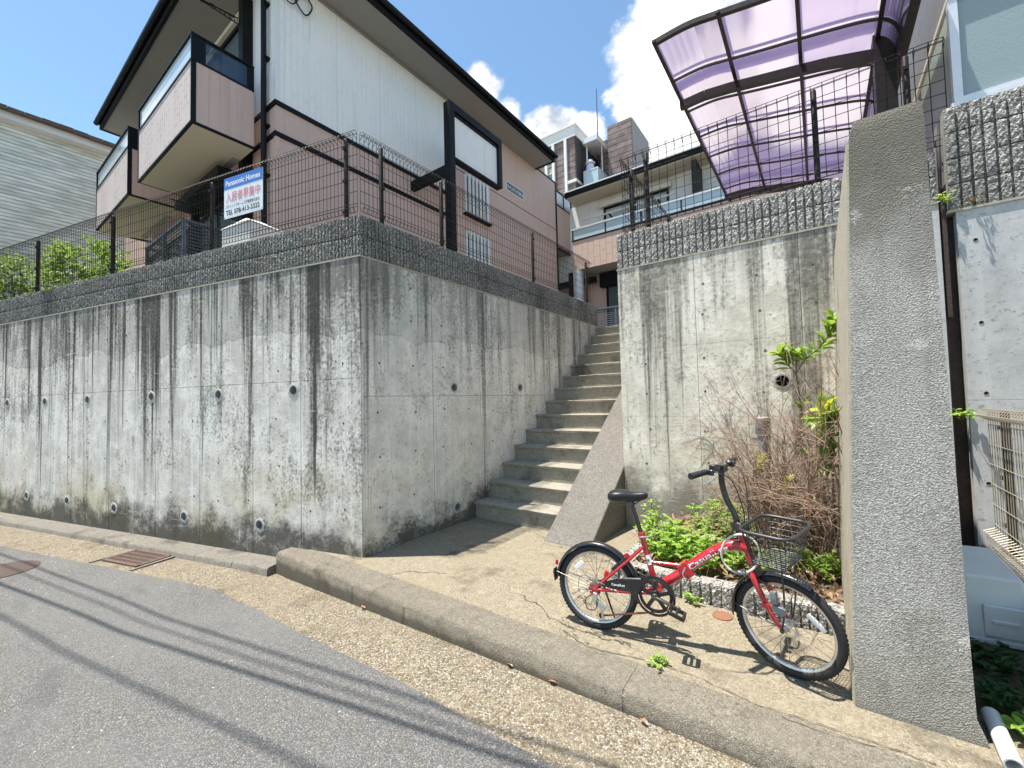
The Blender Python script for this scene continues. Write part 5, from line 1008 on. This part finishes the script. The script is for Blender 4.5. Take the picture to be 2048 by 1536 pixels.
# lamp, caliper, cable lock
dl = MB(); dl.obox(Vector((1.0, -.085, .425)), (.014, 0, .004), Yv*.015, (-.004, 0, .030)); dl.lathe(Vector((1.025, -.085, .368)), Vector((1, 0, -.15)), [(.008, -.04), (.019, -.028), (.021, .014), (.017, .024)], 14); part(dl, 'dynamo_lamp', 'plastic_grey', fo, True, bevel=.004); part(MB().obox(Vector((.985, -.06, .40)), (.035, 0, -.01), Yv*.006, (0, 0, .008)), 'lamp_arm', 'alloy', fo, True)
cp_ = MB(); cp_.obox(Vector((.905, -.03, .51)), (.012, 0, -.02), Yv*.010, (.02, 0, .02)); cp_.obox(Vector((.93, -.03, .465)), (.022, 0, -.01), Yv*.010, (0, 0, .006)); part(cp_, 'front_brake', 'bike_black', fo, True, bevel=.003)
lc = [Vector((.815+.092*math.sin(t)*.98+.012*math.cos(t), -.055-.012*math.cos(t), .590+.105*math.cos(t))) for t in [2*math.pi*k/36 for k in range(36)]]
lk_ = part(MB().tube(lc, .0062, 8, closed=True), 'cable_lock', 'lock_clear'); part(MB().tube([(.795, -.043, .487), (.85, -.043, .492)], .012, 12), 'lock_barrel', 'plastic_grey', lk_)

# ---------------------------------------------------------------- planting bed
ed = thing('bed_edging', (-.6, 3.185, 0), 'low ribbed block edging of the planting bed behind the bicycle', 'edging')
ms = block_meshes('rough')
for k, (x, y, ang, L) in enumerate([(-1.40+.40*i, 3.185, 0, .4 if i < 3 else .265) for i in range(4)]+[(-1.40, 3.185+.13+.4*(i+1), -90, .4) for i in range(3)]):
    link('block', ms[k % 5], None, ed, Matrix.Translation((x, y, -.05)) @ Matrix.Rotation(R_(ang), 4, 'Z') @ Matrix.Diagonal((L/.4, 1, 1, 1)))
sl_ = MB(); sl_n = 20; vs = []
for j in range(13):
    for i in range(sl_n+1):
        x, y = -1.30+1.44*i/sl_n, 3.30+1.36*j/12; vs.append((x, y, .105+.06*(j/12)+.035*noise.noise(Vector((x*5, y*5, 0)))+.02*noise.noise(Vector((x*14, y*14, 3)))))
sl_.add(vs, [(j*(sl_n+1)+i, j*(sl_n+1)+i+1, (j+1)*(sl_n+1)+i+1, (j+1)*(sl_n+1)+i) for j in range(12) for i in range(sl_n)]); struct(sl_, 'soil_bed', 'soil', smooth=True, fix=False)
def rv(r, s=1): return Vector((r.uniform(-1, 1), r.uniform(-1, 1), r.uniform(-1, 1)))*s
r = random.Random(21); mb = MB()
for k in range(900):
    x, y = r.uniform(-1.28, .12), r.uniform(3.32, 4.62); leaf(mb, (x, y, .13+.05*(y-3.3)+r.uniform(0, .035)), rv(r)+Vector((0, 0, .1)), Vector((r.uniform(-.6, .6), r.uniform(-.6, .6), 1)), r.uniform(.04, .085), r.uniform(.018, .035), r.uniform(-.1, .3))
tag(mb.build('leaf_litter', 'leaf_dead', fix=False), 'dry brown leaves and debris lying on the planting bed', 'leaf litter', kind='stuff')
# dead shrub
def twigs(mb, p, d, L, rad, depth, r, bend=.35):
    n = 4; pts = [Vector(p)]; d = Vector(d).normalized()
    for i in range(n): d = (d+rv(r, bend*.5)+Vector((0, 0, -.04 if depth < 2 else .02))).normalized(); pts.append(pts[-1]+d*L/n)
    for q in pts: q.y = min(q.y, YR-.03); q.x = min(q.x, .13); q.z = max(q.z, .16)
    mb.tube(pts, [rad*(1-.16*i) for i in range(n+1)], 4 if rad > .003 else 3, cap=False)
    if depth:
        for k in range(r.choice((2, 3, 3))): i = r.randint(1, n); twigs(mb, pts[i], (d+rv(r, .95)), L*r.uniform(.5, .78), rad*.60, depth-1, r, bend)
ds = thing('dead_shrub', (-.2, 4.2, .15), 'tangled leafless brown shrub in the corner between wall and buttress', 'shrub'); mb = MB(); r = random.Random(4)
for k in range(74):
    bx, by = r.uniform(-.42, .10), r.uniform(3.80, 4.5); twigs(mb, (bx, by, .14), (r.uniform(-.65, .22), r.uniform(-.4, .1), r.uniform(.7, 1.2)), r.uniform(.52, .98), r.uniform(.005, .0095), 3, r, .5)
for k in range(6): twigs(mb, (r.uniform(-.3, 0), r.uniform(4, 4.4), .14), (r.uniform(-.12, .05), 0, 1.2), r.uniform(.8, 1.15), .008, 2, r, .25)
mb.build('branches', 'twig', ds, fix=False)
# sapling
def plant(name, label, base, cat='plant', group=None): return thing(name, base, label, cat, group)
def leafy(mb, p, d, n, L, wd, r, spread=.9, up=.3):
    for k in range(n):
        a = k*2.4+r.uniform(-.3, .3); d_ = Vector(d).normalized(); e1 = d_.orthogonal().normalized(); e2 = d_.cross(e1)
        dv = (e1*math.cos(a)+e2*math.sin(a))*spread+d_*r.uniform(.2, .7)+Vector((0, 0, up)); leaf(mb, Vector(p)-d_*.012*k+rv(r, .006), dv, d_+Vector((0, 0, 1)), L*r.uniform(.7, 1.1), wd*1.25*r.uniform(.8, 1.1), r.uniform(-.05, .2))
sp_ = plant('sapling', 'young tree with glossy leaves rising in front of the wall drain', (-.088, 4.3, .15)); r = random.Random(9)
S = [Vector(p) for p in ((-.088, 4.30, .14), (-.100, 4.30, .55), (-.109, 4.30, .96), (-.135, 4.3, 1.35), (-.156, 4.30, 1.62))]
st1 = MB().tube(spline(S, 4), [.011-.0004*i for i in range(17)], 7); L1 = [S[-1], Vector((-.21, 4.28, 1.70)), Vector((-.257, 4.26, 1.80))]; L2 = [S[-1], Vector((-.09, 4.27, 1.73)), Vector((.02, 4.24, 1.83)), Vector((.085, 4.20, 1.93)), Vector((.118, 4.18, 2.03))]; L3 = [S[-1], Vector((-.152, 4.30, 1.72)), Vector((-.145, 4.29, 1.80))]
for l in (L1, L2, L3): st1.tube(spline(l, 4), .0045, 6)
st1.build('stem', 'bark', sp_); g1, g2 = MB(), MB()
for p in S[1:4]: leafy(g1, p, (0, 0, 1), 4, .12, .052, r)
for l in (L1, L2, L3):
    q = spline(l, 4)
    for i, p in enumerate(q[3:]): leafy(g1, p, q[-1]-q[0], 2, .125, .062, r, .8, .1)
    leafy(g1, q[-1], q[-1]-q[-2], 6, .12, .058, r)
leafy(g2, L1[-1], (-.3, -.1, 1), 7, .085, .036, r); leafy(g2, L2[-1], (.1, -.2, 1), 9, .07, .026, r, .7, .5); leafy(g2, L2[-2], (.1, -.2, 1), 4, .07, .028, r)
g1.build('leaves', 'leaf_broad', sp_, fix=False); g2.build('young_leaves', 'leaf_young', sp_, fix=False)
s2 = plant('sapling', 'broad-leaved shoot pressed against the inner side of the buttress', (.10, 4.1, .15)); T = [Vector((.06, 4.12, .14)), Vector((.05, 4.08, .6)), Vector((.05, 4.02, 1.0)), Vector((.045, 3.95, 1.27))]; MB().tube(spline(T, 4), .006, 6).build('stem', 'bark', s2); g1, g2 = MB(), MB()
for p in spline(T, 4)[7:]: leafy(g1, p, (-.7, -.5, .35), 4, .20, .085, r, .9, -.05)
leafy(g1, T[-1], (-.5, -.5, .8), 9, .19, .078, r, 1.0, .1); leafy(g2, T[-1]+Vector((-.01, -.02, .05)), (-.7, -.4, .7), 5, .16, .06, r)
for M_ in (g1, g2): M_.v = [(min(x, .135), y, z) for x, y, z in M_.v]
g1.build('leaves', 'leaf_broad', s2, fix=False); g2.build('young_leaves', 'leaf_young', s2, fix=False)
s3 = plant('sapling', 'two small yellowish shoots among the dead twigs', (-.40, 4.2, .15)); m = MB(); g = MB()
for p in ((-.42, 4.05, .93), (-.235, 3.95, .78)): m.tube([(p[0]+.03, p[1]+.02, .14), (p[0]+.01, p[1], .5), p], .004, 5); leafy(g, p, (0, 0, 1), 12, .085, .034, r)
m.build('stem', 'bark', s3); g.build('leaves', 'leaf_young', s3, fix=False)
pp = thing('vent_pipe', (-.42, 4.42, .14), 'upright dark grey pipe with a collar behind the dead twigs', 'pipe'); smooth_by_angle(MB().tube([(-.43, 4.42, .1), (-.43, 4.42, 1.10)], .045, 14).build('tube', 'pvc_grey', pp)); smooth_by_angle(MB().lathe((-.43, 4.42, 0), (0, 0, 1), [(.055, 1.09), (.062, 1.10), (.062, 1.24), (.05, 1.25)], 16).build('collar', 'pvc_grey', pp))
def weed(label, c, rad, h, n, L, mat='leaf_weed', name='weed', seed=1, stems=14, zf=.13, wr=.62):
    t_ = plant(name, label, (c[0], c[1], zf)); r = random.Random(seed); st, lv = MB(), MB()
    for k in range(stems):
        a = r.uniform(0, 6.28); q = rad*math.sqrt(r.random()); b = Vector((c[0]+q*math.cos(a), c[1]+q*math.sin(a), zf)); hh = h*r.uniform(.45, 1.05)*(1-.35*q/rad)
        tip = b+Vector((r.uniform(-.05, .05), r.uniform(-.05, .05), hh)); st.tube([b, (b+tip)*.5+rv(r, .012), tip], .0018, 4, cap=False)
        for i in range(max(2, n//stems)):
            t = r.uniform(.15, 1)**.7; p = b.lerp(tip, t); a2 = r.uniform(0, 6.28); leaf(lv, p, (math.cos(a2), math.sin(a2), r.uniform(-.1, .6)), (0, 0, 1), L*r.uniform(.55, 1.15), L*wr*r.uniform(.7, 1.1), r.uniform(-.1, .2))
    st.build('stems', 'stem_green', t_, fix=False); lv.build('leaves', mat, t_, fix=False); return t_
weed('dense clump of bright green leaves below the dead twigs', (-.78, 4.25), .27, .42, 760, .066, seed=2, stems=60)
weed('sprawling pale green weed behind the bicycle saddle', (-1.13, 3.72), .22, .36, 620, .052, seed=3, stems=56)
weed('broad-leaved weed behind the red bicycle frame', (-.90, 3.58), .27, .28, 640, .072, seed=4, stems=60)
weed('low weed patch between bicycle frame and basket', (-.50, 3.62), .22, .20, 300, .062, seed=5, stems=30)
weed('feathery green weed beside the foot of the buttress', (-.02, 3.72), .12, .24, 240, .05, seed=6, stems=26, wr=.4)
weed('leafy weed in the shade of the front basket', (-.22, 3.85), .16, .20, 150, .07, 'leaf_broad', seed=16, stems=18)
weed('tall thin weed rising beside the stair cheek', (-1.30, 3.95), .10, .46, 120, .045, seed=8, stems=12)
weed('small weed growing from the foot of the bed edging', (-.78, 3.14), .035, .10, 36, .035, seed=10, stems=6, zf=0)
weed('tiny weed in the pavement crack in front of the bicycle', tuple(onz(1318, 1330, 0))[:2], .035, .055, 46, .03, seed=11, stems=9, zf=0)
# ---------------------------------------------------------------- strip right of the buttress
sr = MB(); vs = []
for j in range(16):
    for i in range(9): x, y = .44+.56*i/8, 2.62+2.02*j/15; vs.append((x, y, .014+.03*noise.noise(Vector((x*7, y*7, 1)))+.10*(j/15)**2+(.0 if j else -.02)))
sr.add(vs, [(j*9+i, j*9+i+1, (j+1)*9+i+1, (j+1)*9+i) for j in range(15) for i in range(8)]); struct(sr, 'soil_strip', 'soil', smooth=True, fix=False)
cb = thing('curb_beam', (1.0, 3.4, 0), 'narrow concrete footing beam under the beige wire fence', 'curb'); MB().box((.915, 2.2, -.1), (1.08, 4.6, .30)).build('beam', 'kerb_concrete', cb, bevel=.015)
fence('beige wire fence at the right edge in front of the smooth wall', [(.985, 4.55), (.985, 2.3)], .36, 1.31, [(1.0, 4.40), (1.0, 2.9)], (-1, 0), 'fence_beige', 'fence_post', pitch=.05, rows=6, rw_=.0028, post_bottom=.28, roll=.07)
ub = thing('utility_box', (.75, 3.7, .05), 'blue-grey plastic utility box on the ground behind the buttress', 'box')
e1, e2 = Vector((.96, .10, .0)), Vector((.0, 1, .05)).normalized(); bc_ = Vector((.735, 3.78, .235)); MB().prism([bc_+e1*a+e2*b+Vector((0, 0, -.175)) for a, b in ((-.145, -.29), (.145, -.29), (.145, .29), (-.145, .29))], (0, 0, .001)); m = MB()
lo_ = [bc_+e1*a*.150+e2*b*.30+Vector((0, 0, -.185)) for a, b in ((-1, -1), (1, -1), (1, 1), (-1, 1))]; hi_ = [bc_+e1*a*.125+e2*b*.265+Vector((0, 0, .175)) for a, b in ((-1, -1), (1, -1), (1, 1), (-1, 1))]
m.add(lo_+hi_, [(0, 3, 2, 1), (4, 5, 6, 7), (0, 1, 5, 4), (1, 2, 6, 5), (2, 3, 7, 6), (3, 0, 4, 7)]); m.build('body', 'box_blue_grey', ub, bevel=.014)
MB().obox(bc_-e2*.293+Vector((.03, 0, -.055)), e1*.085, e2*.010, Vector((0, 0, .085))).build('hand_recess', 'box_blue_grey', ub, bevel=.006); MB().obox(bc_-e2*.305+Vector((.03, 0, -.055)), e1*.055, e2*.006, Vector((0, 0, .010))).build('handle', 'box_blue_grey', ub, bevel=.004); MB().obox(bc_+Vector((0, 0, -.170)), e1*.156, e2*.306, Vector((0, 0, .014))).build('flange', 'box_blue_grey', ub, bevel=.006)
pv = thing('drain_pipe', (.54, 2.55, 0), 'short white plastic pipe end lying on the kerb at bottom right', 'pipe'); smooth_by_angle(MB().lathe((.535, 2.72, .045), Vector((-.02, -1, -.06)), [(.024, 0), (.030, .0), (.030, .30), (.024, .30)], 18, closed=True).build('tube', 'pvc_white', pv))
weed('dark ground-cover weed below the utility box', (.66, 3.20), .16, .10, 300, .05, 'leaf_dark', seed=12, stems=40, zf=.03)
weed('dark leafy weed nearer the foot of the buttress', (.60, 2.86), .10, .09, 160, .05, 'leaf_dark', seed=13, stems=24, zf=.03)
weed('bright green weed beside the white pipe end', (.66, 2.66), .07, .09, 110, .05, seed=14, stems=16, zf=.02)
weed('small fern growing out of the rusty wall joint', (.87, 4.62), .03, .10, 46, .05, 'leaf_weed', 'fern', 15, 10, zf=1.22)
weed('pale weed at the top of the wall joint', (.86, 4.60), .03, .10, 30, .04, 'leaf_weed', 'fern', 17, 10, zf=2.90)
weed('small weed at the foot of the rusty joint', (.88, 4.52), .05, .06, 40, .045, 'leaf_weed', 'fern', 18, 8, zf=.15)
weed('withered moss tuft hanging over the top edge of the smooth wall', (1.0, 4.61), .05, .04, 40, .02, 'leaf_dead', 'moss', 19, 12, zf=2.87)

# ---------------------------------------------------------------- iron covers, leaves, litter
gx = [onz(201.7, 1120, -.192), onz(280, 1104.6, -.192), onz(348.6, 1115, -.192), onz(280, 1135, -.192)]
gr = thing('drain_grate', tuple((gx[0]+gx[2])*.5), 'rusty iron drain grating in the gutter by the low kerb', 'drain grate'); c = (gx[0]+gx[2])*.5; e1 = (gx[3]-gx[0]); e1 = e1.normalized(); e2 = Vector((-e1.y, e1.x, 0)); f = MB(); c.z = zr(c.x)+.004
hw, hl = .30, .155
for s in (-1, 1): f.obox(c+e2*s*hl, e1*hw, e2*.02, UZ*.008); f.obox(c+e1*s*hw, e1*.02, e2*(hl-.02), UZ*.008)
f.build('frame', 'rust', gr); MB().obox(c-UZ*.004, e1*hw, e2*hl, UZ*.004).build('pit', 'rust_dark', gr)
bar = MB().obox((0, 0, 0), (.011, 0, 0), (0, hl-.02, 0), (0, 0, .006)).mesh('bar'); bar.materials.append(MATS['rust']); cross = MB().obox((0, 0, 0), (hw-.02, 0, 0), (0, .010, 0), (0, 0, .005)).mesh('cross_bar'); cross.materials.append(MATS['rust'])
Rg = Matrix(((e1.x, e2.x, 0, 0), (e1.y, e2.y, 0, 0), (0, 0, 1, 0), (0, 0, 0, 1)))
for k in range(11): link('bar', bar, None, gr, Matrix.Translation(c+e1*(-.25+.05*k)) @ Rg)
for k in range(3): link('cross_bar', cross, None, gr, Matrix.Translation(c+e2*(-.075+.075*k)) @ Rg)
gs = thing('gutter_slab', tuple(c), 'pale cracked mortar surround of the rusty drain grating', 'slab'); f = MB()
for s in (-1, 1): f.obox(c+e1*s*(hw+.06)-UZ*.002, e1*.018, e2*.25, UZ*.006)
f.build('mortar_strip', 'kerb_concrete', gs)
mc = onz(-6, 1143, -.165); mh = thing('manhole_cover', (mc.x, mc.y, -.16), 'rust-brown round manhole cover at the left edge of the road', 'manhole cover'); smooth_by_angle(MB().lathe((mc.x, mc.y, zr(mc.x)+.018), (0, 0, 1), [(.30, -.02), (.30, .002), (.28, .006), (.02, .006), (.0, .006)], 32).build('lid', 'rust_dark', mh), 30)
cc = onz(1445, 1233, 0); cpz = thing('access_cap', (cc.x, cc.y, 0), 'small round orange-rust access cap in the landing behind the front wheel', 'access cap'); smooth_by_angle(MB().lathe((cc.x, cc.y, .004), (0, 0, 1), [(.062, -.004), (.060, .004), (.052, .005), (.050, .003), (.0, .003)], 28).build('lid', 'rust_cap', cpz), 30)
for k, (px, py, lab) in enumerate(((720, 1215, 'red fallen leaf in the gutter left of the middle of the kerb'), (1097, 1361, 'orange fallen leaf in the gutter under the bicycle'), (1014, 1326, 'small curled brown leaf at the kerb foot'), (1280, 1437, 'crumpled brown leaf at the kerb foot, rightmost'))):
    p = onz(px, py, zr(onz(px, py, -.12).x)+.006); m = MB(); leaf(m, p, (1, .4-.3*k, .08), (0, 0, 1), .05, .026, .12); leaf(m, p+Vector((.006, .01, .003)), (-.4, 1, .1), (0, 0, 1), .03, .016, .12)
    tag(m.build('fallen_leaf', 'leaf_red' if k < 2 else 'leaf_dead', fix=False), lab, 'leaf', 'fallen leaves in the gutter')

# ---------------------------------------------------------------- shrubs behind the left fence
def shrub(label, c, rx, ry, rz_, n, seed, mat='leaf_shrub', L=.10):
    t_ = thing('shrub', (c[0], c[1], 3.05), label, 'shrub'); r = random.Random(seed); lv, st = MB(), MB()
    for k in range(9): a = r.uniform(0, 6.28); q = Vector((c[0]+rx*.6*math.cos(a), c[1]+ry*.6*math.sin(a), c[2]+r.uniform(-.2, .5)*rz_)); st.tube([(c[0], c[1], 3.05), ((c[0]+q.x)/2, (c[1]+q.y)/2, (3.05+q.z)/2+.1), q], [.025, .016, .006], 5, cap=False)
    cl = []
    for k in range(38):
        d = rv(r)
        if d.length > 1: d.normalize()
        cl.append(Vector((c[0]+d.x*rx, c[1]+d.y*ry, c[2]+d.z*rz_)))
    for k in range(n):
        q = r.choice(cl)+Vector((r.gauss(0, .11), r.gauss(0, .11), r.gauss(0, .08))); q.y = max(q.y, 2.414+.2497*(q.x-XW)+.22); q.z = max(q.z, 3.08); leaf(lv, q, rv(r)+Vector((0, 0, .2)), Vector((r.uniform(-.5, .5), r.uniform(-.5, .5), 1)), L*r.uniform(.6, 1.1), L*.45*r.uniform(.8, 1.2), .1)
    st.build('stems', 'bark', t_, fix=False); lv.build('leaves', mat, t_, fix=False)
shrub('leafy green shrub behind the fence below the left balcony', (-10.5, 1.52, 3.80), .95, .5, .58, 2600, 31)
shrub('leafy green shrub at the far left behind the fence', (-12.6, .9, 3.75), .95, .5, .70, 2000, 32)
# ---------------------------------------------------------------- overhead wires that throw the shadows on the road
up_ = [('utility_pole', -29.0, -7.2, 'concrete utility pole down the street, left of the view'), ('utility_pole', 19.0, 3.2, 'concrete utility pole up the street, right of the view')]
poles = []
for nm, x, y, lab in up_:
    t_ = thing(nm, (x, y, zr(x)-.3), lab, 'utility pole'); smooth_by_angle(MB().lathe((x, y, 0), (0, 0, 1), [(.17, zr(x)-.6), (.11, 10.2), (.02, 10.25)], 16).build('shaft', 'pole_concrete', t_)); MB().box((x-.05, y-1.7, 8.2), (x+.05, y+1.7, 8.32)).build('cross_arm', 'steel_dark', t_); MB().box((x-.05, y-1.7, 5.9), (x+.05, y+1.7, 6.02)).build('cross_arm', 'steel_dark', t_); poles.append(t_)
def wire(label, s0, s1, h, rad, hang=0):
    a, b = (Vector((*s, zr(s[0])+.01))+sun_dir*(h/sun_dir.z) for s in (s0, s1)); d = (b-a)/(b.x-a.x); pts = [a+d*(x-a.x)+Vector((0, 0, .35*((x+5)/24)**2)) for x in [-29+2*i for i in range(25)]]
    m = MB().tube(pts, rad, 8); return tag(smooth_by_angle(m.build('overhead_cable', 'cable_black')), label, 'cable', 'overhead cables along the street')
wire('thick overhead cable nearest the houses, above the road', (-7.76, .47), (-1.03, 1.66), 5.3, .012); wire('second overhead cable beside the nearest one', (-7.4, .40), (-1.15, 1.55), 5.6, .0085)
wire('thick bundled overhead cable over the road', (-6.43, .386), (-1.22, 1.475), 5.0, .015); wire('high thin overhead cable farthest from the houses', (-5.39, .336), (-3.76, .638), 6.8, .013)
